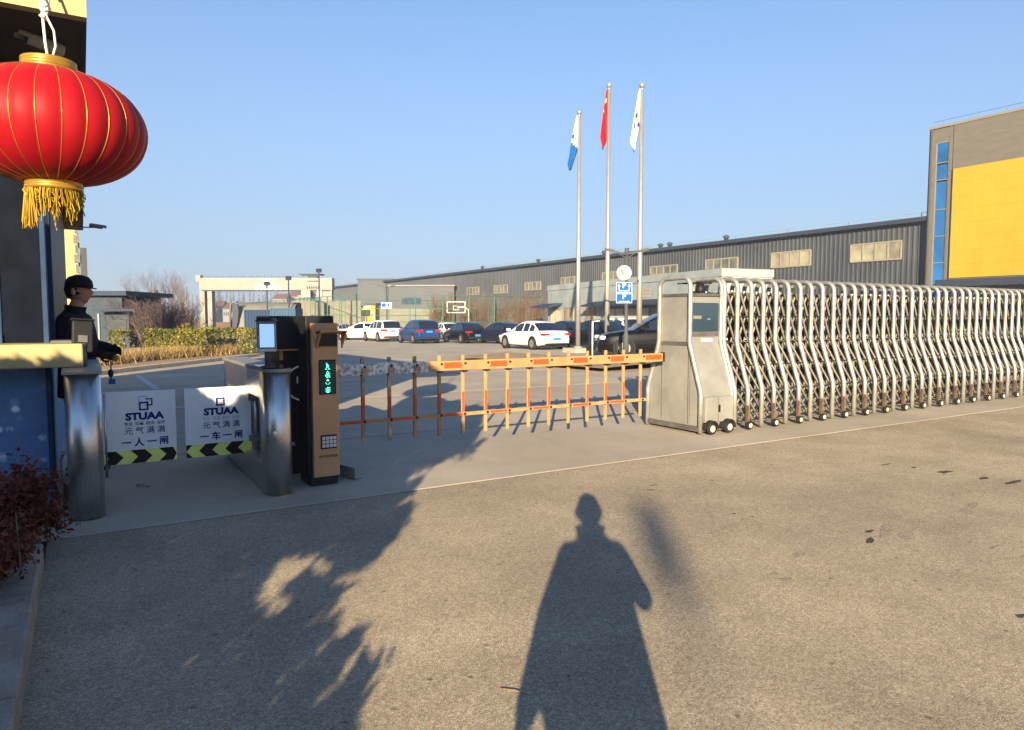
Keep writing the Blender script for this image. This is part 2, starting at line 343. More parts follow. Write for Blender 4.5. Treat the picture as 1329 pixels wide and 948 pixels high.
def bare_tree(name, label, cat, base, height, seed, mat, group, **k):
    base = Vector(base); t = thing(name, label, cat, base, group)
    segs = grow(base, height, seed, **k); a = MB(); b = MB()
    mx = max(e.z for _, e, *_ in segs) - base.z; sc = height / mx
    for p, q, r, r2, lv in segs:
        p = base + (p - base) * sc; q = base + (q - base) * sc
        (a if lv <= 1 else b).tube([p, q], [r, r2], 5 if lv == 0 else (4 if lv == 1 else 3), caps=False)
    a.build('trunk', 'bark', t, fix=False); b.build('crown', mat, t, fix=False)
    return t

# ================================================================== THE GROUND
def strip(mb, x0, x1, ys, z=0.):
    for a, b in zip(ys[:-1], ys[1:]): mb.add([(x0, a, gz(a) + z), (x1, a, gz(a) + z), (x1, b, gz(b) + z), (x0, b, gz(b) + z)], [(0, 1, 2, 3)])
    return mb
struct('ground', strip(MB(), -1500, 1500, [-800, -60, 10, 56, 2500], -.03), 'farground')
struct('road', strip(MB(), -.24, 120, [-60, 5.40]), 'asphalt')
mb = strip(MB(), -.3, 60, [5.42, 10, 56, 75], .008)
mb.add([(-.3, 5.405, .002), (60, 5.405, .002), (60, 5.42, .008), (-.3, 5.42, .008)], [(0, 1, 2, 3)])
strip(mb, -30, -.3, [17.6, 56, 75], .008)
struct('concrete_yard', mb, 'concrete')
mb = MB()                                                                  # saw-cut joints and the gate's track in the concrete
for y in (8.1, 12.4, 17., 22.): mb.box(.1 if y < 12 else -.2, 40, y, y + .016, gz(y) + .004, gz(y) + .012)
for x in (5.1, 9.8, 14.6): mb.box(x, x + .014, 8.12, 12.38, gz(10) + .0, gz(10) + .0213) if False else None
struct('pavement_joints', mb, 'stain')
def flat_poly(mb, pts, z): mb.add([(p[0], p[1], gz(p[1]) + z) for p in pts], [tuple(range(len(pts)))])
mb = MB()                                                                  # worn white paint in the yard
def dash(p, q, wd):
    a = GR(*p); b = GR(*q); n = Vector((-(b - a).y, (b - a).x, 0)).normalized() * wd / 2
    flat_poly(mb, [a - n, b - n, b + n, a + n], .012)
for p, q, wd in (((178, 488), (204, 506), .13), ((215, 495), (300, 490), .10), ((224, 530), (238, 529.6), .22), ((520, 456), (590, 455), .1), ((590, 470), (860, 478), .06)):
    dash(p, q, wd)
struct('road_markings', mb, 'line')
mb = MB(); rn = random.Random(3)                                           # tar spots on the asphalt
def blot(px, py, a, b, ang=0, m=0):
    c = GR(px, py); mb.mi = m; n = 11; k = []
    for i in range(n):
        t = 2 * math.pi * i / n; r = rn.uniform(.6, 1.2); x, y = a * r * math.cos(t), b * r * math.sin(t)
        k.append((c.x + x * math.cos(ang) - y * math.sin(ang), c.y + x * math.sin(ang) + y * math.cos(ang)))
    flat_poly(mb, k, .0016)
for q in ((1226, 613, .12, .045), (1277, 621, .08, .03), (1315, 626, .15, .03), (1186, 607, .05, .02), (1150, 603, .09, .014), (1130, 702, .085, .022, .35), (1128, 690, .05, .02), (1002, 604, .03, .012), (924, 624, .02, .012), (953, 667, .02, .012), (976, 671, .025, .01), (845, 636, .04, .012), (848, 630, .06, .01), (1325, 800, .04, .02), (662, 694, .02, .008)): blot(*q)
for q in ((1152, 688, .20, .05, .4, 1), (1175, 695, .11, .05, .5, 1), (1255, 664, .10, .04, .5, 1), (1262, 656, .13, .03, .3, 1), (1166, 672, .08, .025, .3, 1), (1036, 720, .07, .03, .2, 1), (1019, 752, .05, .025, 0, 1), (1290, 710, .07, .02, 0, 1), (1005, 745, .04, .02, 0, 1)): blot(*q)
def crack(p, q, seed, wd):
    a, b = GR(*p), GR(*q); rr = random.Random(seed); n = 26; d = (b - a); sd = Vector((-d.y, d.x, 0)).normalized(); pts = []; off = 0
    for i in range(n + 1): off += rr.gauss(0, .022); pts.append(a + d * (i / n) + sd * off)
    mb.mi = 1
    for u, v in zip(pts[:-1], pts[1:]):
        w_ = sd * wd * rr.uniform(.5, 1.2); mb.add([(c.x, c.y, gz(c.y) + (.0015 if c.y < 5.4 else .0095)) for c in (u - w_, v - w_, v + w_, u + w_)], [(0, 1, 2, 3)])
crack((690, 566), (760, 592), 4, .004); crack((200, 640), (560, 596), 5, .004)
struct('road_stains', mb, ['tar', 'stain'])
mb = MB(); mb.tube([GR(649, 896) + Vector((0, 0, .006)), GR(668, 899) + Vector((0, 0, .007)), GR(688, 905) + Vector((0, 0, .007))], .0018, 5)
tag(mb.build('dry_straw', 'drygrass'), 'single yellow straw lying on the asphalt in the photographer\'s shadow', 'straw')
# concrete crumbs on the dark apron
for i, (px, py) in enumerate(((187, 632), (192, 635), (181, 633))):
    c = GR(px, py); mb = MB(); mb.ball(c + Vector((0, 0, .025)), .012 + .004 * i, 7, (1.4, 1, .6))
    tag(mb.build('concrete_crumb', 'kerb'), 'little pale concrete crumb on the shaded apron in front of the white barrier boards', 'stone', 'crumbs on the apron')

# ---- kerb and planter by the booth
mb = MB()
for a, b in ((-1., .94), (.95, 1.94), (1.95, 2.94), (2.95, 3.94), (3.95, 4.9)): mb.box(-.48, -.24, a, b, -.05, .13)
struct('kerb', mb, 'kerb', bevel=.012)
struct('planting_soil', strip(MB(), -6, -.48, [-1, 6.3, 10, 17], .06), 'dirt')

# ---- hedge island
K0, K1 = GR(112, 489.5), GR(331, 463.5)
def isl(px, py): return GR(px, py)
A_, B_ = K0 + Vector((-2.5, -4.0, 0)), K1 + Vector((.3, .45, 0))
dirv = (B_ - A_).normalized(); nrm = Vector((-dirv.y, dirv.x, 0))
mb = MB(); n = 24
for i in range(n):
    p = A_.lerp(B_, i / n); q = A_.lerp(B_, (i + .985) / n)
    z0, z1 = gz(p.y), gz(q.y); P = [p, q, q + nrm * .2, p + nrm * .2]
    mb.add([(c.x, c.y, gz(c.y) + h) for h in (-.05, .13) for c in P], [(3, 2, 1, 0), (4, 5, 6, 7), (0, 1, 5, 4), (1, 2, 6, 5), (2, 3, 7, 6), (3, 0, 4, 7)])
struct('hedge_kerb', mb, 'litkerb', bevel=.01)
mb = MB(); C_ = B_ + nrm * 5; D_ = A_ + nrm * 5; nn = 12
for i in range(nn):
    p, q = A_.lerp(B_, i / nn), A_.lerp(B_, (i + 1) / nn)
    mb.add([(c.x, c.y, gz(c.y) + .10) for c in (p + nrm * .2, q + nrm * .2, q + nrm * 6, p + nrm * 6)], [(0, 1, 2, 3)])
struct('hedge_soil', mb, 'dirt')
# ---- flag island: low kerbed bed of bare earth
f1, f2 = GR(688, 463.5), GR(900, 478)
fd = (f2 - f1).normalized(); fn = Vector((-fd.y, fd.x, 0))
if fn.y < 0: fn = -fn
mb = MB(); kb = MB(); n = 14
for i in range(n):
    p, q = f1.lerp(f2, i / n), f1.lerp(f2, (i + 1) / n)
    P = [p, q, q + fn * .16, p + fn * .16]
    kb.add([(c.x, c.y, gz(c.y) + h) for h in (-.05, .14) for c in P], [(3, 2, 1, 0), (4, 5, 6, 7), (0, 1, 5, 4), (1, 2, 6, 5), (2, 3, 7, 6), (3, 0, 4, 7)])
    mb.add([(c.x, c.y, gz(c.y) + .12 + e) for c, e in ((p + fn * .16, 0), (q + fn * .16, 0), (q + fn * 1.2, .10), (p + fn * 1.2, .10))], [(0, 1, 2, 3)])
    mb.add([(c.x, c.y, gz(c.y) + .12 + e) for c, e in ((p + fn * 1.2, .10), (q + fn * 1.2, .10), (q + fn * 3.4, .0), (p + fn * 3.4, .0))], [(0, 1, 2, 3)])
struct('flag_bed_kerb', kb, 'kerb', bevel=.01); struct('flag_bed_soil', mb, 'dirt')

# ================================================================== BIG STRUCTURES
FX = 55.0
def corrugated(mb, x, y0, y1, zb, zt, pitch=.42, dep=.07):
    n = int((y1 - y0) / pitch); vs = []; fs = []
    for i in range(n):
        y = y0 + i * pitch
        for yy, xx in ((y, x), (y + pitch * .58, x), (y + pitch * .66, x - dep), (y + pitch * .92, x - dep)):
            vs += [(xx, yy, zb), (xx, yy, zt)]
    for i in range(len(vs) // 2 - 1): fs.append((2 * i, 2 * i + 2, 2 * i + 3, 2 * i + 1))
    mb.add(vs, fs)
wh = thing('warehouse', 'long dark grey corrugated steel warehouse running into the distance behind the car park', 'warehouse', (FX, 100, -.55))
mb = MB(); corrugated(mb, FX, 29.9, 181, -.6, 8.75); mb.box(FX + .05, FX + 40, 29.9, 181, -.6, 8.7); mb.build('wall', 'corr', wh, fix=False)
mb = MB(); mb.prism([(FX - .35, 8.75), (FX - .35, 9.0), (FX + 20, 11.2), (FX + 40, 9.0), (FX + 40, 8.75)], 'y', 29.8, 181.3)
rf = mb.build('roof', 'roofgrey', wh)
mb = MB(); mb.box(FX - .62, FX - .36, 29.9, 181, 8.62, 8.94); mb.build('gutter', 'gutter', rf)
mb = MB(); mb.tube([(FX - .1, 30, 9.3), (FX - .1, 181, 9.3)], .014, 5)
for y in np.arange(30.5, 181, 6): mb.box(FX - .12, FX - .08, y, y + .05, 9.0, 9.3)
mb.build('handrail', 'fencewire', rf)
rn = random.Random(4)
for y0, y1, z0, z1 in ((32.0, 36.25, 5.95, 7.35), (40.1, 44.2, 5.95, 7.28), (48.2, 52.3, 6.1, 7.2), (56.4, 60.6, 6.1, 7.0), (65, 69.2, 5.7, 6.8), (74, 78, 5.5, 6.6), (83, 87, 5.2, 6.3), (92, 96, 5.0, 6.2), (101, 105, 5.0, 6.2), (111, 115, 4.9, 6.1), (121, 125, 4.8, 6.0)):
    mb = MB(); x = FX - .16
    for z in (z0, z1): mb.box(x, x + .18, y0, y1, z - .06, z + .06)
    for k in range(5):
        y = y0 + (y1 - y0) * k / 4; mb.box(x - .01, x + .17, y - .05, y + .05, z0, z1)
    fr = mb.build('window', 'framepale', wh)
    mb = MB()
    for k in range(4):
        a, b = y0 + (y1 - y0) * k / 4 + .05, y0 + (y1 - y0) * (k + 1) / 4 - .05; mb.add([(x + .05, a, z0 + .06), (x + .05, b, z0 + .06), (x + .05, b, z1 - .06), (x + .05, a, z1 - .06)], [(0, 1, 2, 3)])
    mb.build('glazing', 'paleglass' if y0 < 46 else 'dimglass', fr)
for px, py in ((852, 325), (864, 325), (937, 313), (779, 334), (694, 343), (622, 352)):
    p = ONX(px, py, FX); mb = MB(); mb.lathe([(.22, 0), (.22, .35), (.32, .4), (.32, .55), (.05, .65)], (FX + .6, p.y, 8.95), 8); mb.build('roof_vent', 'gutter', wh)
# grey tower block with yellow cladding
tw = thing('factory_tower', 'tall grey block with a big yellow panel and a strip of blue windows', 'building', (54.4, 20, -.4))
TX = 54.4; y_l = 29.88; yl, yr = 29.88, -14
mb = MB(); mb.box(TX, TX + 30, yr, 28.15, -.6, 15.25); mb.box(TX + .06, TX + 30, 28.15, 28.22, -.6, 15.25); mb.box(TX + .0, TX + 30, 28.22, 28.42, -.6, 15.25)
mb.box(TX + .01, TX + 30, 28.42, 29.40, 14.25, 15.2); mb.box(TX + .01, TX + 30, 29.40, yl, -.6, 15.2); mb.box(TX + .3, TX + 30, 28.42, 29.40, -.6, 14.25)
mb.build('wall', 'cladgrey', tw)
mb = MB(); mb.box(TX - .05, TX + 30.05, yr, yl + .05, 15.25, 15.42); mb.build('roof_edge', 'cladlight', tw)
mb = MB(); mb.tube([(TX + .2, yr, 15.8), (TX + .2, 29.7, 15.8)], .012, 5)
for y in np.arange(-13, 29.8, 2.1): mb.box(TX + .18, TX + .22, y, y + .04, 15.42, 15.8)
mb.build('handrail', 'fencewire', tw)
mb = MB(); mb.box(TX - .12, TX - .003, 29.62, 29.72, -.4, 15.2); mb.build('downpipe', 'darksteel', tw)
mb = MB(); 
ys_ = [28.05 - 2.1 * i for i in range(21)]; z_s = [4.25 + 7.85 / 8 * i for i in range(9)]
for a, b in zip(ys_[1:], ys_[:-1]):
    for c, d in zip(z_s[:-1], z_s[1:]): mb.box(TX - .10, TX - .003, a + .003, b - .003, c + .003, d - .003)
mb.build('yellow_panel', 'yellow', tw)
mb = MB(); mb.box(TX - .06, TX - .004, 28.06, 28.14, 4.2, 12.1); mb.build('panel_edge', 'gutter', tw)
mb = MB(); mb.box(TX - 2.2, TX - .004, yr, 27.9, 3.75, 4.05); mb.box(TX - 2.25, TX - .004, yr, 28.0, 3.55, 3.75); mb.build('canopy', 'gutter', tw)
zs = [14.15, 12.75, 11.4, 9.5, 7.5, 5.6, 3.8, 2.4, .4]
zl = [(14.15, 12.75), (12.6, 11.5), (11.35, 9.35), (9.3, 7.4), (7.35, 5.45), (5.4, 3.6), (3.5, 2.3), (2.2, .6)]
mb = MB(); fr = MB()
for a, b in zl:
    mb.box(TX + .10, TX + .14, 28.46, 29.36, b, a)
    fr.box(TX + .04, TX + .16, 28.43, 29.39, b - .06, b)
fr.box(TX + .03, TX + .16, 28.43, 28.49, .5, 14.2); fr.box(TX + .03, TX + .16, 29.33, 29.39, .5, 14.2); fr.box(TX + .04, TX + .16, 28.5, 29.32, 14.15, 14.25)
mb.build('window_strip', 'blueglass', tw); fr.build('window_frame', 'cladlight', tw)
# grey box building and sheds at the far end
def rotbox(mb, c0, dirX, length, depth, z0, z1):
    d = Vector((dirX[0], dirX[1], 0)).normalized(); n = Vector((-d.y, d.x, 0)); P = [c0, c0 + d * length, c0 + d * length + n * depth, c0 + n * depth]
    mb.add([(p.x, p.y, z) for z in (z0, z1) for p in P], [(3, 2, 1, 0), (4, 5, 6, 7), (0, 1, 5, 4), (1, 2, 6, 5), (2, 3, 7, 6), (3, 0, 4, 7)])
RIGHT = CV(1, 0); FWD = CV(0, 1)
p = AT(465, 411, 150); shed = thing('factory_hall', 'plain grey steel hall standing above the warehouse roof at its far end', 'building', p * 1)
mb = MB(); rotbox(mb, Vector((p.x, p.y, 0)), RIGHT, 7.3, 14, -.6, 9.1); mb.build('wall', 'corr', shed)
mb = MB(); rotbox(mb, Vector((p.x, p.y, 0)) - RIGHT * .2 - FWD * .2, RIGHT, 7.7, 14.4, 9.1, 9.4); mb.build('roof', 'gutter', shed)
p = AT(505, 411, 120); shed2 = thing('workshop', 'low grey steel workshop with a row of dark windows behind the sports court', 'building', p * 1)
mb = MB(); rotbox(mb, Vector((p.x, p.y, 0)), RIGHT, 11, 9, -.6, 6.5); mb.build('wall', 'corr', shed2)
mb = MB(); rotbox(mb, Vector((p.x, p.y, 0)) - RIGHT * .2 - FWD * .3, RIGHT, 11.4, 9.5, 6.5, 6.75); mb.build('roof', 'roofgrey', shed2)
mb = MB(); rotbox(mb, Vector((p.x, p.y, 0)) + RIGHT * 2.2 - FWD * .05, RIGHT, 3.2, .3, 3.5, 4.6); mb.build('window', 'glassdark', shed2)
mb = MB(); rotbox(mb, Vector((p.x, p.y, 0)) + RIGHT * -3.5 - FWD * 1.5, RIGHT, 14, .3, -.5, 2.8); mb.build('lean_to', 'tarp', shed2)
# pale low building in front of the warehouse
near = CV(12.0, 40.8); dv = (FWD * .935 - RIGHT * .355); nv = RIGHT * .935 + FWD * .355
pb = thing('low_office', 'low pale blue rendered building with dark awnings behind the flagpoles', 'building', near)
def onwall(t, d, z): q = near + dv * t - nv * d; return Vector((q.x, q.y, z))
def wallbox(mb, t0, t1, d0, d1, z0, z1):
    P = [onwall(t0, d0, 0), onwall(t1, d0, 0), onwall(t1, d1, 0), onwall(t0, d1, 0)]
    mb.add([(p.x, p.y, z) for z in (z0, z1) for p in P], [(3, 2, 1, 0), (4, 5, 6, 7), (0, 1, 5, 4), (1, 2, 6, 5), (2, 3, 7, 6), (3, 0, 4, 7)])
mb = MB(); wallbox(mb, 0, 24.7, 0, -3.6, -.6, 4.0); mb.build('wall', 'palewall', pb)
mb = MB(); wallbox(mb, -.06, 24.76, .06, -3.66, 3.75, 4.2); mb.build('parapet', 'palewall', pb)
def tpx(px):
    d = ray(px, 411); n = nv; t = near.x * n.x + near.y * n.y; k = t / (d[0] * n.x + d[1] * n.y)
    q = Vector((d[0] * k, d[1] * k, 0)); return (q - near).dot(dv)
for a, b, z0, z1, m, nm in ((732, 744.5, 1.05, 2.15, 'brownglass', 'window'), (759, 772, 1.05, 2.25, 'brownglass', 'window'), (716, 729, -.5, 2.0, 'creamdoor', 'door'), (789, 810, -.5, 2.0, 'creamdoor', 'shutter_door'), (815, 843, -.5, 2.0, 'creamdoor', 'shutter_door'), (846, 868, -.5, 2.0, 'palewall', 'shutter_door'), (880, 900, .6, 2.0, 'brownglass', 'window')):
    mb = MB(); wallbox(mb, tpx(b), tpx(a), .05, -.1, z0, z1); o = mb.build(nm, m, pb)
    mb = MB(); t0, t1 = tpx(b), tpx(a); wallbox(mb, t0 - .06, t1 + .06, .09, -.05, z1, z1 + .08); wallbox(mb, t0 - .07, t0, .09, -.05, z0, z1); wallbox(mb, t1, t1 + .07, .09, -.05, z0, z1); wallbox(mb, (t0 + t1) / 2 - .03, (t0 + t1) / 2 + .03, .08, 0, z0, z1); mb.build('frame', 'framepale', o)
for a, b in ((706, 730), (773, 905)):
    mb = MB(); t0, t1 = tpx(b), tpx(a); P = [onwall(t0, 0, 2.55), onwall(t1, 0, 2.55), onwall(t1, 1.3, 2.25), onwall(t0, 1.3, 2.25)]
    mb.add([(p.x, p.y, p.z + h) for h in (-.06, .06) for p in P], [(3, 2, 1, 0), (4, 5, 6, 7), (0, 1, 5, 4), (1, 2, 6, 5), (2, 3, 7, 6), (3, 0, 4, 7)]); mb.build('awning', 'hutroof', pb)
mb = MB()
for i in range(3): wallbox(mb, tpx(843), tpx(826), .02, -.01, 2.78 + i * .22, 2.9 + i * .22)
mb.build('faded_lettering', 'rust', pb)

# ---- gantry crane with sign
GD = 110.; cr = thing('gantry_crane', 'cream gantry crane with a sign on its long box beam above the hedge', 'crane', AT(340, 411, GD))
def cbox(mb, x0, x1, y0, y1, d0=0, d1=1.6):
    a, b = AT(x0, y0, GD), AT(x1, y1, GD); rotbox(mb, Vector((a.x, a.y, 0)) + FWD * d0, RIGHT, (b - a).length if False else (Vector((b.x, b.y, 0)) - Vector((a.x, a.y, 0))).length, d1 - d0, min(a.z, b.z), max(a.z, b.z))
mb = MB(); cbox(mb, 258, 431, 361, 376.5); mb.build('beam', 'crane', cr)
mb = MB(); cbox(mb, 262, 428, 376.6, 378, .1, 1.5); mb.build('rail', 'gutter', cr)
for x0, x1 in ((258, 264.5), (268, 274), (416, 430)):
    mb = MB(); a = AT(x0, 376, GD); b = AT(x1, 376, GD); wd = (b - a).length
    rotbox(mb, Vector((a.x, a.y, 0)) + FWD * .2, RIGHT, wd, 1.2, -.5, a.z); mb.build('leg', 'crane', cr)
mb = MB(); cbox(mb, 252.5, 259, 357, 366, .3, 1.3); mb.build('end_bracket', 'crane', cr)
mb = MB(); cbox(mb, 392, 404, 377, 386, -.5, 1); cbox(mb, 411, 418, 377, 386, 0, 1); mb.build('hoist_trolley', 'darksteel', cr)
mb = MB(); cbox(mb, 399, 415, 364.5, 366, 0, .2); mb.build('ladder_walkway', 'lampgrey', cr)
mb = MB(); cbox(mb, 389, 417, 355.5, 357, -.4, 2); cbox(mb, 392, 392.6, 357, 361, 0, .1); cbox(mb, 414, 414.6, 357, 361, 0, .1); cbox(mb, 398, 410, 358.3, 361, .5, 1.5); mb.build('machine_shelter', 'lampgrey', cr)
mb = MB()
for x in range(262, 388, 9): cbox(mb, x, x + .4, 358, 361, 0, .05)
cbox(mb, 260, 389, 358.4, 358.8, 0, .05); mb.build('handrail', 'lampgrey', cr)
MCAM = Matrix.Rotation(-HEAD, 3, 'Z') @ FACE_S                             # lettering that faces the gate
mb = MB(); text(mb, 'STUAA', 1.15, AT(348, 373.3, GD) - FWD * .04, MCAM, .02, .03, sx=1.15)
cbox(mb, 343.5, 351, 362, 365.6, -.06, -.02)
mb.build('sign_lettering', 'white', cr)
mb = MB()
for i in range(6): cbox(mb, 398 + i * 2.9, 399.6 + i * 2.9, 372, 375, -.05, -.01)
mb.build('small_lettering', 'ink', cr)

# ---- blue steel container wall, storage tent, far houses, hut
def boxthing(name, label, cat, D, x0, x1, ytop, depth, mat, part='wall', zb=-.56, roof=None, group=None):
    a = AT(x0, ytop, D); b = AT(x1, ytop, D); t = thing(name, label, cat, (a.x, a.y, zb), group)
    mb = MB(); rotbox(mb, Vector((a.x, a.y, 0)), RIGHT, (b - a).length, depth, zb, a.z); mb.build(part, mat, t)
    if roof:
        mb = MB(); rotbox(mb, Vector((a.x, a.y, 0)) - RIGHT * .15 - FWD * .2, RIGHT, (b - a).length + .3, depth + .4, a.z, a.z + .25); mb.build('roof', roof, t)
    return t, a, b
for i, (x0, x1, yt, m, lab) in enumerate(((316.5, 350, 404, 'blueclad', 'dark blue corrugated steel container behind the clipped hedge'), (350.4, 383, 402, 'bluepale', 'paler blue corrugated container behind the face terminal'))):
    D = 62.; a = AT(x0, yt, D); b = AT(x1, yt - (1.3 if i == 0 else .6), D); t = thing('shipping_container', lab, 'container', (a.x, a.y, -.5), 'blue containers by the court')
    wd = (b - a).length; base = Vector((a.x, a.y, 0)); mb = MB(); k = 18
    for j in range(k): rotbox(mb, base + RIGHT * wd * j / k + FWD * (.06 if j % 2 else 0), RIGHT, wd / k, 2.2, -.55, a.z)
    mb.build('side_wall', m, t)
    mb = MB(); rotbox(mb, base - FWD * .03, RIGHT, wd, 2.3, a.z, a.z + .12)
    mb.build('top_rail', m, t)
D = 75.; a = AT(298, 392, D); b = AT(378, 389, D)
tn = thing('storage_tent', 'grey beige tarpaulin storage tent with a dark sheet for its open end', 'tent', (a.x, a.y, -.55))
mb = MB(); dvv = (b - a); dvv.z = 0; ln = dvv.length; dvv.normalize(); nn_ = Vector((-dvv.y, dvv.x, 0)); n = 12; zt = a.z
vs = []
for s_ in (0, 1):
    for i in range(n + 1):
        t = math.pi * i / n; q = a + dvv * ln * s_ + nn_ * (3.2 - 3.2 * math.cos(t)); vs.append((q.x, q.y, -.55 + (zt + .55) * (math.sin(t) ** .6)))
mb.add(vs, [(i, i + 1, n + 2 + i, n + 1 + i) for i in range(n)], True); mb.build('tarpaulin', 'tarp', tn, fix=False)
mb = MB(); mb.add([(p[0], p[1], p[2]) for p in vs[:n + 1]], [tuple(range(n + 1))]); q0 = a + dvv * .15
mb.build('dark_end_sheet', 'gutter', tn)  # dark sheet stands in for the shade inside the tent
mb = MB(); p0 = AT(299, 393, D) - FWD * .25; p1 = AT(309, 393, D) - FWD * .25
mb.tube([AT(299, 441, D - .3), AT(299, 396, D - .3), AT(302, 392.5, D - .3), AT(309, 392, D - .3)], .1, 6); mb.build('frame_hoop', 'darksteel', tn)
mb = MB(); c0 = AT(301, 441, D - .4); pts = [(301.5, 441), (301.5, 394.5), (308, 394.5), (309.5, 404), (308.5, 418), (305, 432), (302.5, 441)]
V = [AT(x, y, D - .35) for x, y in pts]; mb.add([tuple(v) for v in V] + [tuple(v + FWD * .3) for v in V], [tuple(range(7)), tuple(range(7, 14))[::-1]] + [(i, (i + 1) % 7, 7 + (i + 1) % 7, 7 + i) for i in range(7)]); mb.build('dark_doorway_sheet', 'gutter', tn)  # dark slab painted as the shaded opening
for x0, x1, yt, D, lab in ((378, 420, 391, 78, 'grey tarpaulin panel fence behind the black barrier cabinets'), (420, 468, 391, 80, 'grey tarpaulin panel fence left of the yellow hoop backboard')):
    a = AT(x0, yt, D); b = AT(x1, yt, D); t = thing('panel_fence', lab, 'fence', (a.x, a.y, -.55), 'grey panel fences round the court'); mb = MB(); k = 12; wd = (b - a).length
    for j in range(k): rotbox(mb, Vector((a.x, a.y, 0)) + RIGHT * wd * j / k + FWD * (.08 if j % 2 else 0), RIGHT, wd / k, .1, -.55, a.z + (.05 if j % 3 else 0))
    mb.build('sheet_panel', 'tarp', t)
for x0, x1, yt, D, m, lab in ((263, 273, 400, 260, 'distant', 'small pale distant house left under the crane beam'), (276, 288, 398, 270, 'distant', 'pale distant house with two gables under the crane'), (289, 298, 401, 255, 'distant', 'pale distant house beside the storage tent'), (354, 372, 388, 300, 'distant', 'distant pale house under the middle of the crane beam'), (373, 386, 385, 310, 'distant', 'distant pale house with red roof under the crane hoist'), (386, 402, 383, 290, 'distant', 'distant tall pale house nearest the crane\'s right leg')):
    t, a, b = boxthing('distant_house', lab, 'house', D, x0, x1, yt, 8, m, group='distant houses')
    wd = (b - a).length; mb = MB(); base = Vector((a.x, a.y, 0)); z = a.z
    P = [base - RIGHT * .3 - FWD * .3, base + RIGHT * (wd + .3) - FWD * .3, base + RIGHT * (wd + .3) + FWD * 8.3, base - RIGHT * .3 + FWD * 8.3]; r1, r2 = base + RIGHT * .3 + FWD * 4, base + RIGHT * (wd - .3) + FWD * 4
    mb.add([(p.x, p.y, z) for p in P] + [(r1.x, r1.y, z + 2.2), (r2.x, r2.y, z + 2.2)], [(0, 1, 5, 4), (2, 3, 4, 5), (1, 2, 5), (3, 0, 4), (3, 2, 1, 0)]); mb.build('roof', 'brick', t)
    mb = MB()
    for k in range(3): rotbox(mb, base + RIGHT * wd * (.12 + .3 * k) - FWD * .05, RIGHT, wd * .16, .1, z - 2.4, z - 1.2)
    mb.build('window', 'glassdark', t)
t, a, b = boxthing('boundary_wall', 'low red brick wall beyond the hedge under the crane', 'wall', 120, 262, 300, 420, .4, 'brick')
# hut beside the booth
D = 44.; hb = thing('pavilion_hut', 'blue grey hut with a flat overhanging dark roof beyond the man', 'hut', AT(140, 430, D))
a = AT(100, 384, D); mb = MB(); rotbox(mb, Vector((a.x, a.y, 0)), RIGHT, 2.75, 5, -.5, a.z); mb.build('wall', 'hutwall', hb)
mb = MB(); rotbox(mb, Vector((a.x, a.y, 0)) - RIGHT * .3 - FWD * .5, RIGHT, 3.6, 6, a.z, a.z + .28); mb.build('roof', 'hutroof', hb)
a2 = AT(120, 404, D - 2.0); mb = MB(); rotbox(mb, Vector((a2.x, a2.y, 0)), RIGHT, 2.5, 2.4, a2.z - .02, a2.z + .14); mb.build('porch_roof', 'hutroof', hb)
a3 = AT(137, 412, D - 1.2); mb = MB(); rotbox(mb, Vector((a3.x, a3.y, 0)), RIGHT, 1.4, 1.2, -.5, a3.z + .3); mb.build('store_room', 'hutwall', hb)
mb = MB()
for i in range(9): rotbox(mb, Vector((a3.x, a3.y, 0)) + RIGHT * .15 - FWD * .03 + Vector((0, 0, 0)), RIGHT, 1.1, .05, .55 + i * .09, .61 + i * .09)
mb.build('shutter_door', 'lampgrey', hb)
mb = MB(); rotbox(mb, Vector((a3.x, a3.y, 0)) - RIGHT * .14 - FWD * .6, RIGHT, .1, .1, -.5, a3.z + .2); mb.build('porch_post', 'palewall', hb)

# ---- sports court fence and hoops
C0 = CV(-14.2, 65.); COURT = thing('court_fence', 'tall green mesh fence round the sports court behind the parked cars', 'fence', C0)
def fence_run(P0, P1, ps, z0, z1, rails):
    d = P1 - P0; ln = d.length
    for i in range(int(ln / ps) + 1):
        q = P0 + d.normalized() * ps * i; mb = MB(); mb.tube([(q.x, q.y, z0), (q.x, q.y, z1)], .055, 6); mb.build('post', 'green', COURT)
    mb = MB()
    for z in rails: mb.tube([(P0.x, P0.y, z), (P1.x, P1.y, z)], .035, 5)
    mb.build('rail', 'green', COURT)
    mb = MB(); n = int(ln / .5)
    for i in range(n):
        q = P0 + d * (i / n); mb.tube([(q.x, q.y, z0), (q.x, q.y, z1)], .007, 3, caps=False)
    for k in range(int((z1 - z0) / .5)): mb.tube([(P0.x, P0.y, z0 + .5 * k), (P1.x, P1.y, z0 + .5 * k)], .007, 3, caps=False)
    mb.build('wire_mesh', 'fencewire', COURT, fix=False)
fence_run(C0, C0 + Vector((20.5, 0, 0)), 2.9, -.55, 3.5, (3.48, 2.2, .9))
fence_run(C0, C0 + Vector((-.01, 54, 0)), 4.5, -.55, 3.5, (3.48, 1.6))
fence_run(C0 + Vector((0.1, 22, 0)), C0 + Vector((20.5, 22, 0)), 2.9, -.55, 3.5, (3.48, 1.6))
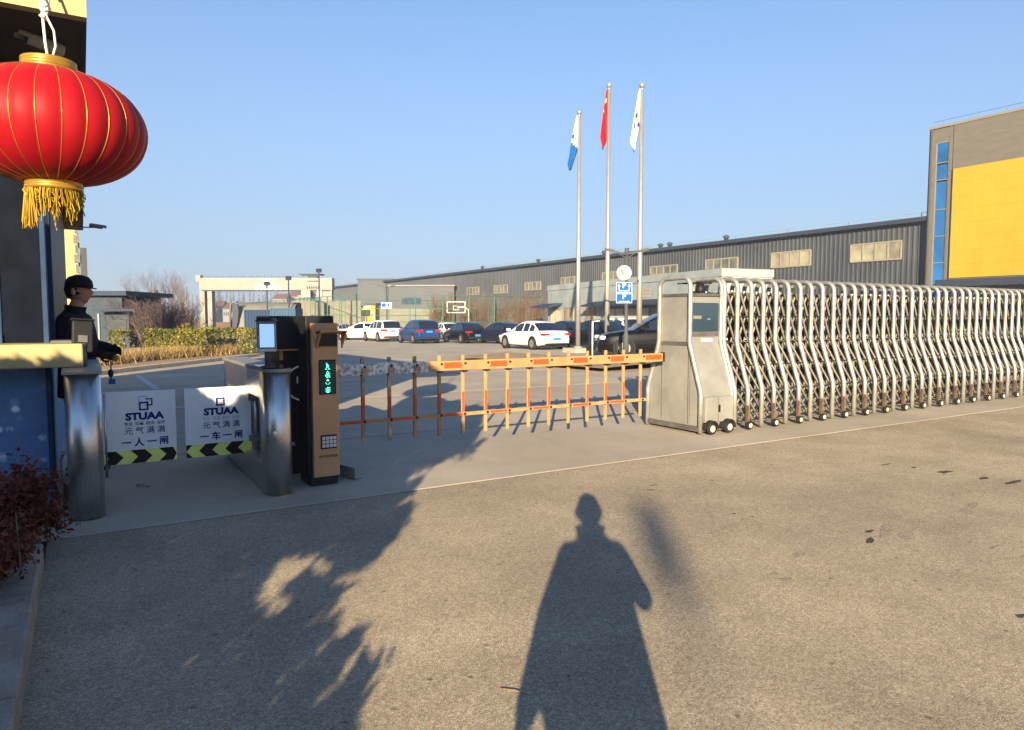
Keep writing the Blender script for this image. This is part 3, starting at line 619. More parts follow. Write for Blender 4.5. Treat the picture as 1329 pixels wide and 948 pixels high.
def hoop(px, py, D, col, lab, fl):
    c = AT(px, py, D); t = thing('basketball_hoop', lab, 'basketball hoop', (c.x, c.y, -.55), 'hoops on the sports court')
    mb = MB(); R2 = Matrix.Rotation(-HEAD, 3, 'Z'); mb.obox(c, (1.8, .05, 1.1), R2) if col else None
    fr = MB()
    for dx, dz, sx, sz in ((0, .56, 1.9, .08), (0, -.56, 1.9, .08), (.93, 0, .08, 1.2), (-.93, 0, .08, 1.2), (0, .12, .6, .06), (0, -.28, .6, .06), (.28, -.08, .06, .45), (-.28, -.08, .06, .45)):
        fr.obox(c + R2 @ Vector((dx, -.04, dz)), (sx, .05, sz), R2)
    if col: mb.build('backboard', col, t)
    fr.build('board_frame', 'whitepaint', t)
    mb = MB(); q = c + RIGHT * fl * 1.3; mb.tube([c + RIGHT * fl * .1 + FWD * .1, c + RIGHT * fl * .8 + FWD * .2 + Vector((0, 0, .05)), q + FWD * .3 + Vector((0, 0, -.3)), Vector((q.x, q.y, -.55)) + FWD * .3], .09, 8); mb.build('post', 'whitepaint', t)
    mb = MB(); rc = c + R2 @ Vector((0, -.35, -.32)); mb.tube([rc + R2 @ Vector((.23 * math.cos(a), .23 * math.sin(a), 0)) for a in np.linspace(0, 2 * math.pi, 13)], .02, 5); mb.build('ring', 'redtape', t)
hoop(592, 399, 74, None, 'white framed basketball hoop behind the blue and black cars', 1)
hoop(471, 404, 84, 'hazyellow', 'yellow and white basketball hoop behind the white cars', 1)
# warm painted shed by the yellow hoop
t, a, b = boxthing('small_shed', 'small sunlit yellow ochre shed beside the far basketball hoop', 'shed', 95, 474, 487, 396, 3, 'yellow', roof='gutter')

# ================================================================== GUARD BOOTH (front left)
gb = thing('guard_booth', 'blue and cream guard booth with a deep brown eave at the gate', 'guard booth', (-2, 6.3, 0))
mb = MB(); mb.box(-2.6, -.24, 6.3, 17.0, -.2, 1.12); mb.build('lower_wall', 'bluewall', gb)
mb = MB(); mb.box(-.36, -.24, 6.3, 17.0, 1.12, 3.26); mb.box(-.50, -.361, 6.34, 6.46, 1.12, 3.26); mb.box(-2.6, -2.4, 6.3, 6.5, 1.12, 3.26); mb.box(-2.6, -.36, 16.9, 17, 1.12, 3.26); mb.box(-2.6, -2.5, 6.5, 16.9, 1.12, 3.26); mb.build('upper_wall', 'darkwall', gb)
mb = MB(); mb.box(-.245, -.215, 6.28, 6.55, -.05, 3.26); mb.box(-.30, -.2, 7.15, 7.35, 1.2, 3.26); mb.build('corner_trim', 'shadeblue', gb)
mb = MB(); mb.box(-2.65, 0.0, 5.98, 6.42, 1.085, 1.255); mb.build('sill', 'cream', gb, bevel=.012)
mb = MB(); mb.box(-.20, .0 - .05, 6.10, 6.36, 1.256, 1.275); mb.build('sill_tray', 'darksteel', gb)
wn = MB()
for x0, x1 in ((-.62, -.56), (-1.4, -1.34), (-2.4, -2.3)): wn.box(x0, x1, 6.30, 6.42, 1.256, 3.14)
wn.box(-.56, -.50, 6.33, 6.42, 1.256, 3.14); wn.box(-2.3, -.5, 6.32, 6.41, 1.256, 1.32); wn.box(-2.3, -.5, 6.32, 6.41, 3.14, 3.26)
wo_ = wn.build('window', 'shadeblue', gb)
mb = MB(); mb.box(-2.3, -.5, 6.36, 6.37, 1.32, 3.14); mb.build('pane', 'boothglass', wo_)
mb = MB(); mb.box(-.235, -.205, 6.9, 7.1, 2.2, 3.0); mb.build('notice', 'paper', gb)
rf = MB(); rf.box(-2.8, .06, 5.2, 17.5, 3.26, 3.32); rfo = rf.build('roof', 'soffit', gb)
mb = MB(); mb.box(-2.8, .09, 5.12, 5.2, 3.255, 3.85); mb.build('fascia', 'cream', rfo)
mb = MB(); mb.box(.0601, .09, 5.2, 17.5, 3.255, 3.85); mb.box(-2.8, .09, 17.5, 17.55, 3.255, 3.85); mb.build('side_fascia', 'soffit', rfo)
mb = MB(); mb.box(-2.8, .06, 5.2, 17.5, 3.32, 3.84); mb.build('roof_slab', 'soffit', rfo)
# far cream annex beyond the booth
an = thing('cream_annex', 'sunlit cream gatehouse annex wall beyond the booth, behind the man in the cap', 'building', (-2, 31, 0))
mb = MB(); mb.box(-4.5, -.04, 31, 33.5, -.4, 6.2); mb.build('wall', 'cream', an)
mb = MB()
for i in range(15): mb.box(-.16 if i % 2 else -.12, .02 if i % 2 else -.02, 30.95, 33.4, .2 + i * .36, .50 + i * .36)
mb.build('corner_quoins', 'darksteel', an)
mb = MB(); mb.box(.03, .24, 31.0, 31.25, 2.3, 4.0); mb.build('meter_box', 'lampgrey', an, bevel=.01)

# CCTV cameras
def cctv(name, label, loc, yaw, pitch, s, shell, foot):
    t = thing(name, label, 'cctv camera', loc, 'bullet cameras on the guard booth', local=True); R2 = Matrix.Rotation(yaw, 3, 'Z') @ Matrix.Rotation(pitch, 3, 'X')
    mb = MB(); q = R2 @ Matrix.Rotation(R_(90), 3, 'X'); mb.lathe([(.02 * s, -.16 * s), (.052 * s, -.15 * s), (.052 * s, .12 * s), (.046 * s, .14 * s)], (0, 0, 0), 16, q); mb.build('housing', shell, t)
    mb = MB(); mb.lathe([(.045 * s, 0), (.046 * s, .008 * s), (.02 * s, .012 * s), (.018 * s, .018 * s)], R2 @ Vector((0, -.136 * s, 0)), 16, q); mb.build('lens', 'keypadblack', t)
    mb = MB(); pr = [(.060 * s * math.cos(a), .060 * s * math.sin(a)) for a in np.linspace(-.2, math.pi + .2, 11)] + [(.056 * s * math.cos(a), .056 * s * math.sin(a)) for a in np.linspace(math.pi + .2, -.2, 11)]
    mb.prism(pr, 'y', -.22 * s, .13 * s); mb.v = [tuple(R2 @ Vector(v)) for v in mb.v]; mb.build('sun_shield', shell, t)
    mb = MB(); f = Vector(foot) - Vector(loc); e = R2 @ Vector((0, .06 * s, -.04 * s)); mb.tube([e, e.lerp(f, .6) + Vector((0, 0, 0)), f], .016 * s, 8); mb.lathe([(.05 * s, -.012 * s), (.05 * s, .012 * s)], f, 14); mb.build('bracket', shell, t)
    return t
c = AT(58, 58, 4.75); cctv('cctv_camera', 'beige bullet camera in shade under the brown eave, above the red lantern', c, R_(-70), R_(-8), .72, 'camwhite', (c.x - .03, c.y + .12, 3.262))
c = AT(125, 294, 14.6); cctv('cctv_camera', 'small white bullet camera on the booth\'s far eave corner against the sky', c, R_(70), R_(8), .80, 'camwhite', (.05, c.y + .05, c.z - .03))

# ---- lantern
LC = AT(67, 167, 3.95); lan = thing('red_lantern', 'big red satin lantern with gold caps and fringe hanging from the eave', 'lantern', LC)
a_, h_ = .470, .300; prof = []
for i in range(29):
    t = math.pi * (i / 28); r = a_ * math.sin(t) ** .80 if 0 < i < 28 else 0; z = -h_ * math.cos(t); prof.append((max(r, .115), z))
prof = [(r, z) for r, z in prof if r > .12]
mb = MB(); NR = 26; N = NR * 8; vs = []
for r, z in prof:
    for k in range(N):
        ph = (k % 8) / 8; bul = 1 - .020 * (1 - math.sin(math.pi * ph)) * (r / a_); a = 2 * math.pi * k / N; vs.append((LC.x + r * bul * math.cos(a), LC.y + r * bul * math.sin(a), LC.z + z))
mb.add(vs, [(i * N + k, i * N + (k + 1) % N, (i + 1) * N + (k + 1) % N, (i + 1) * N + k) for i in range(len(prof) - 1) for k in range(N)], True); body = mb.build('shade', 'silk', lan)
mb = MB()
for j in range(NR):
    a = 2 * math.pi * j / NR; mb.tube([(LC.x + r * .984 * math.cos(a), LC.y + r * .984 * math.sin(a), LC.z + z) for r, z in prof], .0024, 5)
mb.build('gold_ribs', 'gold', body)
ztop, zbot = prof[-1][1], prof[0][1]
mb = MB(); mb.lathe([(.128, 0), (.134, .008), (.134, .022), (.126, .026), (.134, .031), (.134, .05), (.126, .054), (.132, .06), (.132, .074), (.11, .078)], LC + Vector((0, 0, ztop - .01)), 40); mb.build('top_cap', 'gold', lan)
mb = MB(); mb.lathe([(.128, .03), (.138, .022), (.138, .0), (.130, -.006), (.138, -.012), (.138, -.034), (.125, -.036), (.120, .02)], LC + Vector((0, 0, zbot - .01)), 40, caps=False); mb.build('bottom_ring', 'gold', lan)
mb = MB(); rn = random.Random(9)
for i in range(190):
    a = rn.uniform(0, 2 * math.pi); gap = (math.sin(a * 2 + 1) > .55); r = .128 + rn.uniform(-.012, .006); ln = rn.uniform(.06, .165) * (.35 if gap else 1) + (.05 if math.sin(a * 5) > .7 else 0)
    p = LC + Vector((r * math.cos(a), r * math.sin(a), zbot - .035)); tw_ = [rn.uniform(-.02, .02) for _ in range(4)]
    mb.tube([p, p + Vector((tw_[0] * .6, tw_[1] * .6, -ln * .5)), p + Vector((tw_[2], tw_[3], -ln))], .0028, 4, caps=False)
for i in range(26):
    a = rn.uniform(0, 2 * math.pi); b = a + rn.uniform(.5, 1.6); P = [LC + Vector((.12 * math.cos(a + (b - a) * s), .12 * math.sin(a + (b - a) * s), zbot - .04 - .07 * math.sin(math.pi * s) * rn.uniform(.7, 1.3))) for s in np.linspace(0, 1, 6)]
    mb.tube(P, .0025, 4, caps=False)
for a0 in (3.2, 3.75):
    for i in range(40):
        a = a0 + rn.gauss(0, .05); p = LC + Vector((.132 * math.cos(a), .132 * math.sin(a), zbot - .03)); e = Vector((rn.gauss(0, .014), rn.gauss(0, .014), -.20 + rn.uniform(-.03, .03)))
        mb.tube([p, p + e * .4, p + e], [.0035, .003, .002], 4, caps=False)
mb.build('fringe', 'fringe', lan, fix=False)
hook = AT(66, -14, 4.28)
mb = MB(); q0 = LC + Vector((0, 0, ztop + .06)); P = []
mb.tube([q0 + Vector((.0, .0, 0)), q0 + Vector((-.012, 0, .10)), q0 + Vector((-.02, .01, .26)), q0.lerp(hook, .55) + Vector((-.02, 0, 0)), hook], .007, 7)
mb.tube([q0 + Vector((.01, 0, 0)), q0 + Vector((.035, 0, .09)), q0 + Vector((.03, 0, .17)), q0 + Vector((-.005, 0, .25)), q0 + Vector((-.03, 0, .30)), q0 + Vector((.0, .01, .34)), q0.lerp(hook, .7)], .006, 7)
for i, dz in enumerate((.24, .27, .30)): mb.lathe([(.008, -.012), (.02, 0), (.008, .012)], q0 + Vector((-.018 + .006 * i, 0, dz)), 8)
mb.build('hanging_cord', 'cord', lan)
mb = MB(); mb.tube([hook + Vector((0, 0, -.02)), hook + Vector((0, .03, .0)), Vector((hook.x, 5.13, hook.z + .02))], .009, 7); mb.build('hook', 'darksteel', lan)

# ================================================================== TURNSTILES
def board(parent, x0, x1, y, z0, z1, flip, line2):
    mb = MB(); mb.box(x0, x1, y - .006, y + .006, z0, z1); pn = mb.build('swing_panel', 'white', parent, bevel=.004)
    yf = y - .0065; hh = .115; W_ = x1 - x0; cx = (x0 + x1) / 2 + (.035 if not flip else .02); zt = z1
    mb = MB(); mb.box(x0 + .002, x1 - .002, yf - .002, yf, z0 + .002, z0 + hh); o1 = mb.build('hazard_strip', 'hazyellow', pn)
    mb = MB(); n = 4; step = W_ / 2.55
    for k in range(-1, 5):
        xa = x0 + step * k - (.02 if not flip else .055); d = .055 * (1 if not flip else -1); wd = step * .5
        poly = [(xa, z0 + .003), (xa + wd, z0 + .003), (xa + wd + d, z0 + hh / 2), (xa + wd, z0 + hh), (xa, z0 + hh), (xa + d, z0 + hh / 2)]
        poly = [(min(max(x, x0 + .003), x1 - .003), z) for x, z in poly]
        if max(p[0] for p in poly) - min(p[0] for p in poly) > .02: mb.prism(poly, 'y', yf - .0035, yf - .0021)
    mb.build('chevrons', 'hazblack', o1)
    s = .118
    def ringsq(mb, cx_, cz_, a, t, open_=None):
        y0_, y1_ = yf - .0018, yf - .0004
        if open_ != 'l': mb.box(cx_ - a, cx_ - a + t, y0_, y1_, cz_ - a, cz_ + a)
        if open_ != 'r': mb.box(cx_ + a - t, cx_ + a, y0_, y1_, cz_ - a, cz_ + a)
        if open_ != 'b': mb.box(cx_ - a + t, cx_ + a - t, y0_, y1_, cz_ - a, cz_ - a + t)
        if open_ != 't': mb.box(cx_ - a + t, cx_ + a - t, y0_, y1_, cz_ + a - t, cz_ + a)
    zc = zt - .128
    mb = MB(); ringsq(mb, cx - .010, zt - .076, .033, .008); mb.build('logo_pale_square', 'skyblue', pn)
    mb = MB(); ringsq(mb, cx + .031, zt - .096, .032, .011, 'l'); mb.build('logo_square', 'teal' if not flip else 'pinkgrey', pn)
    mb = MB(); yf2 = yf; ringsq(mb, cx - .004, zt - .128, .036, .013, None)
    mb.v = [(v[0], v[1] - .0016, v[2]) for v in mb.v]; mb.build('logo_navy_square', 'navy', pn)
    mb = MB(); text(mb, 'STUAA', .082, (cx, yf - .0008, zt - .216), FACE_S, .0007, .0042, sx=1.12); text(mb, '元 气 满 满', .064, (cx, yf - .0008, zt - .338), FACE_S, .0007, .0006, sx=1.0); text(mb, line2, .074, (cx, yf - .0008, zt - .436), FACE_S, .0007, .0022); mb.build('lettering', 'navy', pn)
    mb = MB(); text(mb, '专业  可靠  经济  友好', .032, (cx, yf - .0008, zt - .276), FACE_S, .0007, .0005); mb.build('small_lettering', 'teal' if not flip else 'palegrey', pn)
    return pn
def cap_poly(x0, x1, y0, y1, n=14):  # plan outline with a rounded front end
    r = (x1 - x0) / 2; cx = (x0 + x1) / 2; return [(cx + r * math.cos(a), y0 + r + r * math.sin(a)) for a in np.linspace(math.pi, 2 * math.pi, n)] + [(x1, y1), (x0, y1)]
t1 = thing('turnstile', 'steel turnstile post by the booth wall with the pedestrian swing board', 'turnstile', (-.03, 6.2, 0), 'steel turnstiles')
mb = MB(); mb.prism(cap_poly(-.125, .10, 5.76, 7.15), 'z', .018, 1.045); mb.s = [len(f) == 4 for f in mb.f]; mb.build('housing', 'steel', t1)
mb = MB(); mb.prism([(5.745, 1.0455), (7.2, 1.0455), (7.2, 1.075), (6.1, 1.095), (5.745, 1.065)], 'x', -.135, .11); mb.build('top_plate', 'panel', t1, bevel=.006)
mb = MB(); mb.lathe([(.012, 0), (.012, .7)], (.135, 6.7, .12), 10); mb.build('hinge_rod', 'steel', t1)
board(t1, .115, .665, 6.7, .215, .825, False, '一 人 一 闸')
mb = MB(); c = AT(107, 437, 5.18); P = [(c.x - .004, c.y - .03, 1.07), (c.x, c.y - .02, c.z - .05)]; mb.tube(P, .026, 12); st = mb.build('terminal_stem', 'darksteel', t1)
R2 = Matrix.Rotation(R_(8), 3, 'Z') @ Matrix.Rotation(R_(-12), 3, 'X') @ Matrix.Rotation(R_(4), 3, 'Y'); c = AT(107, 437, 5.18)
mb = MB(); mb.obox(c, (.135, .03, .235), R2); ft = mb.build('face_terminal', 'darkplastic', t1, bevel=.012)
mb = MB(); mb.obox(c + R2 @ Vector((0, 0, .122)), (.15, .07, .012), R2); mb.build('visor', 'darkplastic', ft, bevel=.004)
mb = MB(); mb.obox(c + R2 @ Vector((0, -.018, -.02)), (.06, .008, .05), R2); mb.build('mount_plate', 'darksteel', ft)
mb = MB(); mb.obox(c + R2 @ Vector((0, .016, .0)), (.115, .004, .19), R2); mb.build('screen', 'glassdark', ft)

t2 = thing('turnstile', 'steel turnstile frame with lit face screen beside the black barrier cabinets', 'turnstile', (1.33, 6.8, 0), 'steel turnstiles')
X0, X1 = 1.225, 1.435
mb = MB(); mb.prism(cap_poly(X0, X1, 5.76, 6.02), 'z', .018, 1.005); mb.s = [len(f) == 4 for f in mb.f]; mb.build('front_column', 'steel', t2)
mb = MB(); mb.box(X0 + .004, X1 - .004, 6.02, 7.72, .78, 1.005); mb.build('top_beam', 'steel', t2, bevel=.004)
mb = MB(); mb.box(X0 + .004, X1 - .004, 6.02, 7.72, .018, .24); mb.build('bottom_beam', 'steel', t2, bevel=.004)
mb = MB(); mb.box(X0 + .004, X1 - .004, 7.5, 7.72, .24, .78); mb.build('rear_column', 'steel', t2)
mb = MB(); mb.box(X1 - .03, X1 - .006, 6.02, 7.5, .24, .78); mb.build('inner_panel', 'panel', t2)
mb = MB(); mb.prism(cap_poly(X0 - .008, X1 + .008, 5.75, 7.74), 'z', 1.0055, 1.034); mb.build('top_plate', 'panel', t2, bevel=.005)
mb = MB(); mb.prism(cap_poly(X0 - .004, X1 + .004, 5.754, 6.25), 'z', 1.0345, 1.042); mb.build('black_top_cover', 'keypadblack', t2)
mb = MB(); mb.lathe([(.022, .2), (.022, .86)], (1.325, 6.7, 0), 14); rod = mb.build('hinge_rod', 'steel', t2)
for z in (.35, .72):
    mb = MB(); mb.box(1.26, 1.35, 6.67, 6.73, z - .028, z + .028); mb.build('clamp', 'panel', t2, bevel=.004)
board(t2, .735, 1.285, 6.7, .215, .825, True, '一 车 一 闸')
c = AT(346.5, 437, 5.62); R2 = Matrix.Rotation(R_(-12), 3, 'Z') @ Matrix.Rotation(R_(-4), 3, 'X')
mb = MB(); mb.tube([(c.x + .005, c.y + .01, 1.04), (c.x + .005, c.y + .012, c.z - .09)], .024, 14); mb.lathe([(.06, 0), (.055, .014), (.03, .02)], (c.x + .005, c.y + .01, 1.0425), 20); mb.build('terminal_stem', 'lampgrey', t2)
mb = MB(); mb.obox(c, (.138, .026, .242), R2); ft = mb.build('face_terminal', 'whitepaint', t2, bevel=.010)
mb = MB(); mb.obox(c + R2 @ Vector((0, -.0135, .006)), (.126, .003, .205), R2); mb.build('bezel', 'keypadblack', ft)
mb = MB(); mb.obox(c + R2 @ Vector((0, -.016, .006)), (.110, .003, .185), R2); mb.build('screen', 'screen', ft)
mb = MB(); pr = [(math.cos(a) * .085, math.sin(a) * .03) for a in np.linspace(0, math.pi, 9)]
mb.prism(pr, 'y', -.075, .025); mb.v = [tuple(c + R2 @ (Vector(v) + Vector((0, 0, .118)))) for v in mb.v]; mb.build('visor', 'black', ft)

# ---- recognition pillar (tan front) and black barrier cabinet
x0, x1, y0, y1 = 1.60, 1.86, 5.93, 6.24
pl = thing('recognition_pillar', 'slim black pillar with bronze front, number display and keypad', 'access terminal', (1.73, 6.08, 0))
mb = MB(); mb.box(x0, x1 - .02, y0 + .05, y1, .018, 1.455); mb.build('cabinet', 'black', pl, bevel=.008)
mb = MB(); mb.box(x0 + .01, x1 - .02, y0 + .012, y0 + .05, .018, .085); mb.build('plinth', 'black', pl)
mb = MB(); mb.box(x0 + .035, x1, y0, y0 + .05, .085, 1.395); fp = mb.build('front_panel', 'tan', pl, bevel=.008)
mb = MB(); xa, xb = x0 + .07, x1 + .035
mb.prism([(y0 - .002, 1.30), (y0 - .15, 1.325), (y0 - .15, 1.335), (y0 - .002, 1.33)], 'x', xa + .0, xb)
mb.prism([(y0 - .003, 1.18), (y0 - .145, 1.325), (y0 - .003, 1.325)], 'x', xa, xa + .012); mb.prism([(y0 - .003, 1.18), (y0 - .145, 1.325), (y0 - .003, 1.325)], 'x', xb - .012, xb)
mb.build('camera_hood', 'tan', pl)
mb = MB(); mb.box(xa + .014, xb - .05, y0 - .02, y0 - .003, 1.20, 1.30); mb.build('camera_window', 'keypadblack', pl)
mb = MB(); mb.box(x0 + .09, x1 - .025, y0 - .006, y0 - .0005, .79, 1.085); ds = mb.build('number_display', 'keypadblack', pl, bevel=.004)
mb = MB(); mb.box(x0 + .10, x1 - .035, y0 - .008, y0 - .0065, .80, 1.075); mb.build('led_panel', 'ledback', ds)
mb = MB(); mw = MB(); rn = random.Random(5)
for i in range(26):
    z = 1.055 - i * .0098
    for k in range(5):
        x = x0 + .146 + k * .0085
        if i in (6, 13, 16, 19, 20): continue
        if rn.random() < (.75 if k in (1, 2, 3) else .35): (mw if k in (2,) else mb).box(x - .003, x + .003, y0 - .010, y0 - .0085, z - .003, z + .003)
mb.build('green_characters', 'led', ds); mw.build('white_characters', 'ledwhite', ds)
mb = MB(); mb.box(x0 + .095, x1 - .025, y0 - .006, y0 - .0005, .325, .445); kp = mb.build('keypad', 'keypadblack', pl, bevel=.004)
mb = MB()
for i in range(4):
    for k in range(3): mb.box(x0 + .107 + i * .032, x0 + .107 + i * .032 + .026, y0 - .010, y0 - .0062, .338 + k * .033, .338 + k * .033 + .027)
mb.build('keys', 'whitepaint', kp)
mb = MB(); text(mb, 'ENTERPRISE', .03, (x0 + .16, y0 - .001, .26), FACE_S, .0008, .0006); mb.build('lettering', 'ink', pl)
mb = MB(); mb.box(x0 + .12, x0 + .20, y0 - .0015, y0 - .0003, .675, .69); mb.build('faint_print', 'tan', pl)
mb = MB()
for i in range(5): mb.box(x0 - .003, x0 - .0005, y0 + .12, y0 + .20, 1.23 + i * .02, 1.236 + i * .02)
for i in range(5): mb.box(x0 - .003, x0 - .0005, y0 + .10, y0 + .20, .12 + i * .02, .126 + i * .02)
mb.build('vent_slots', 'lampgrey', pl)
bc = thing('barrier_cabinet', 'wide black barrier cabinet with a white ring emblem behind the turnstile', 'barrier machine', (1.6, 6.7, 0))
bx0, bx1 = 1.50, 1.93
mb = MB(); mb.box(bx0, bx1, 6.50, 6.86, .018, 1.16); mb.build('body', 'black', bc, bevel=.008)
mb = MB(); mb.box(bx0 - .12, bx1, 6.40, 6.86, 1.163, 1.455); mb.build('head_box', 'black', bc, bevel=.012)
mb = MB(); mb.box(bx0 - .10, bx1, 6.42, 6.84, 1.145, 1.1625); mb.box(bx0, bx0 + .03, 6.488, 6.4995, 1.06, 1.145); mb.build('bronze_trim', 'tan', bc)
mb = MB(); cx_, cz_ = bx0 + .21, .845; rr = .165
V = []
for a in np.linspace(R_(70), R_(290), 28):
    for r in (rr, rr - .014): V.append((cx_ + r * math.cos(a), 6.4985, cz_ + r * math.sin(a)))
mb.add(V + [(v[0], 6.4965, v[2]) for v in V], [(2 * i + 56, 2 * i + 58, 2 * i + 59, 2 * i + 57) for i in range(27)]);
for (dx, dz, sx, sz) in ((-.04, .03, .05, .01), (-.06, .0, .012, .06), (-.02, -.005, .012, .05), (-.03, -.05, .04, .01), (0, -.02, .02, .012)): mb.box(cx_ + dx, cx_ + dx + sx, 6.4965, 6.4985, cz_ + dz, cz_ + dz + sz)
mb.build('ring_emblem', 'white', bc, fix=False)
mb = MB(); text(mb, 'PK', .05, (bx0 + .1, 6.4985, .29), FACE_S, .001, 0); mb.build('lettering', 'white', bc)
mb = MB(); mb.box(bx1 + .001, bx1 + .10, 6.60, 6.72, .86, 1.02); mb.build('arm_hub', 'black', bc, bevel=.01)

# ---- fenced barrier arm
AY = 6.66; arm = thing('boom_barrier', 'pale orange barrier arm with a hanging picket rail across the lane', 'barrier', (2.0, AY, 0))
px_ = [2.064 + .2757 * i for i in range(15)]
mb = MB(); mb.box(3.02, 6.24, AY - .024, AY + .024, .885, .99); bm = mb.build('beam', 'armpaint', arm, bevel=.006)
mb = MB(); k = 26; rn = random.Random(2)
xs_ = np.linspace(1.95, 3.02, k)
for i in range(k - 1): mb.box(xs_[i], xs_[i + 1] - .002, AY - .026 - rn.uniform(0, .006), AY + .026, .880 + rn.uniform(-.008, .006), .985 + rn.uniform(-.008, .012))
mb.build('worn_beam_sleeve', 'worn', arm)
mb = MB(); mb.box(2.05, 5.98, AY - .012, AY + .012, .402, .438); rl = mb.build('lower_rail', 'armpaint', arm)
bolts = MB()
for i, x in enumerate(px_):
    old = i < 4; m = 'armgrey' if i < 3 else 'armpaint'
    mb = MB(); mb.box(x - .018, x + .018, AY - .030 + .055, AY + .05, .205, 1.045); pk = mb.build('picket', m, arm, bevel=.004)
    mb = MB(); mb.box(x - .013, x + .013, AY + .0225, AY + .0245, .44, .65); mb.build('red_strip', 'redtape', pk)
    mb = MB(); mb.box(x - .024, x + .024, AY - .03, AY + .052, .868, .882); mb.box(x - .011, x + .011, AY - .034, AY - .0245, .948, .968); mb.box(x - .012, x + .012, AY - .02, AY - .012, .408, .432); mb.build('bolt', 'black', pk)
    if i < 4: mb = MB(); mb.box(x - .03, x + .03, AY - .045, AY - .033, .87, .945); mb.build('rusty_clamp', 'rust' if False else 'armgrey', pk)
# the pickets hang behind the beam; strips show on their camera side
for i in range(14):
    if i % 2 == 0:
        mb = MB(); mb.box(px_[i] + .035, px_[i + 1] - .03, AY - .0145, AY - .0125, .408, .432); mb.build('red_strip', 'redtape', rl)
        if i >= 4: mb = MB(); mb.box(px_[i] + .03, px_[i] + .235, AY - .0265, AY - .0245, .912, .972); mb.build('red_strip', 'redtape', bm)
mb = MB(); mb.box(px_[14] + .03, 6.22, AY - .0265, AY - .0245, .912, .972); mb.build('red_strip', 'redtape', bm)
mb = MB(); mb.box(6.242, 6.27, AY - .03, AY + .03, .88, 1.0); mb.build('end_cap', 'rubber', arm)
# ---- small steel angle on the ground
mb = MB(); a, b = Vector((1.92, 6.30, .018)), Vector((2.02, 6.0, .018)); d = (b - a).normalized(); n = Vector((d.y, -d.x, 0))
for P, h in (([a, b, b + n * .01, a + n * .01], .10), ([a, b, b - n * .07, a - n * .07], .008)): mb.add([(p.x, p.y, z) for z in (.018, .018 + h) for p in P], [(3, 2, 1, 0), (4, 5, 6, 7), (0, 1, 5, 4), (1, 2, 6, 5), (2, 3, 7, 6), (3, 0, 4, 7)])
t = thing('steel_angle_guard', 'short galvanised steel angle bolted to the concrete beside the bronze pillar', 'bracket', a); mb.build('angle_plate', 'panel', t, bevel=.002)
mb = MB()
for s in (.15, .8): mb.lathe([(.014, 0), (.014, .012)], a.lerp(b, s) - n * .035 + Vector((0, 0, .009)), 6)
mb.build('bolt', 'rust', t)
# ---- bent pipe rail by the wall
mb = MB(); mb.tube([(-.17, 5.95, .02), (-.17, 5.95, .42), (-.15, 5.93, .48), (-.10, 5.86, .48), (-.08, 5.83, .42), (-.08, 5.83, .0)], .014, 8)
tag(mb.build('pipe_rail', 'panel'), 'thin bent grey pipe rail at the foot of the blue booth wall', 'rail')

# ================================================================== FOLDING GATE
def hoop_path(x, yn_t=6.33, yf_t=6.87, yn_b=6.13, yf_b=7.07, zt=1.93):
    r = .12; P = [(x, yf_b, .03), (x, yf_b, .50), (x, yf_b - .012, .56), (x, yf_t + .012, 1.08), (x, yf_t, 1.14)]
    for a in np.linspace(0, math.pi / 2, 6): P.append((x, yf_t - r + r * math.cos(a), zt - r + r * math.sin(a)))
    for a in np.linspace(math.pi / 2, math.pi, 6): P.append((x, yn_t + r + r * math.cos(a), zt - r + r * math.sin(a)))
    return P + [(x, yn_t, 1.14), (x, yn_t - .012, 1.08), (x, yn_b + .012, .56), (x, yn_b, .50), (x, yn_b, .03)]
hd = thing('gate_motor_unit', 'boxy steel motor head of the folding gate with dark display window', 'gate motor', (6.7, 6.6, 0))
HX0, HX1 = 6.39, 6.93
for x in (HX0, HX1):
    mb = MB(); mb.tube(hoop_path(x), .029, 10); mb.build('frame_hoop', 'tube', hd)
prof = [(6.10, .10), (6.10, .52), (6.325, 1.11), (6.325, 1.70), (6.875, 1.70), (6.875, 1.11), (7.10, .52), (7.10, .10)]
ins = [(y + (.02 if y < 6.6 else -.02), z) for y, z in prof]
mb = MB(); mb.prism(ins, 'x', HX0 + .02, HX1 - .02); mb.build('shell', 'panel', hd, bevel=.004)
mb = MB(); mb.box(HX0 + .012, HX0 + .022, 6.35, 6.85, 1.085, 1.135); mb.build('dark_band', 'darksteel', hd)
mb = MB(); mb.box(HX0 + .005, HX1 - .01, 6.32, 6.88, 1.70, 1.735); mb.build('top_band', 'darksteel', hd)
mb = MB(); mb.box(HX0 + .016, HX0 + .0195, 6.33, 6.335, .14, 1.0);
for y in (6.36, 6.83): mb.box(HX0 + .014, HX0 + .0198, y - .004, y + .004, .12, 1.08)
mb.build('panel_seam', 'darksteel', hd)
mb = MB(); mb.box(HX0 + .045, HX1 - .035, 6.335, 6.344, 1.26, 1.62); dsp = mb.build('display_window', 'glassdark', hd, bevel=.004)
mb = MB(); mb.box(HX0 + .03, HX1 - .02, 6.338, 6.346, 1.20, 1.255); mb.build('display_ledge', 'darksteel', hd)
mb = MB(); mb.box(HX0 + .06, HX0 + .20, 6.3335, 6.3348, 1.42, 1.46); mb.box(HX0 + .30, HX0 + .36, 6.3335, 6.3348, 1.41, 1.425); mb.build('display_marks', 'paleglass', dsp)
mb = MB(); mb.box(HX0 + .22, HX0 + .40, 6.3385, 6.3445, 1.135, 1.175); mb.build('sticker', 'skyblue', hd)
for xa, xb in ((HX0 + .03, HX0 + .245), (HX0 + .265, HX1 - .03)):
    mb = MB(); mb.box(xa, xb, 6.075, 6.118, .16, .47); dr = mb.build('access_door', 'panel', hd, bevel=.004)
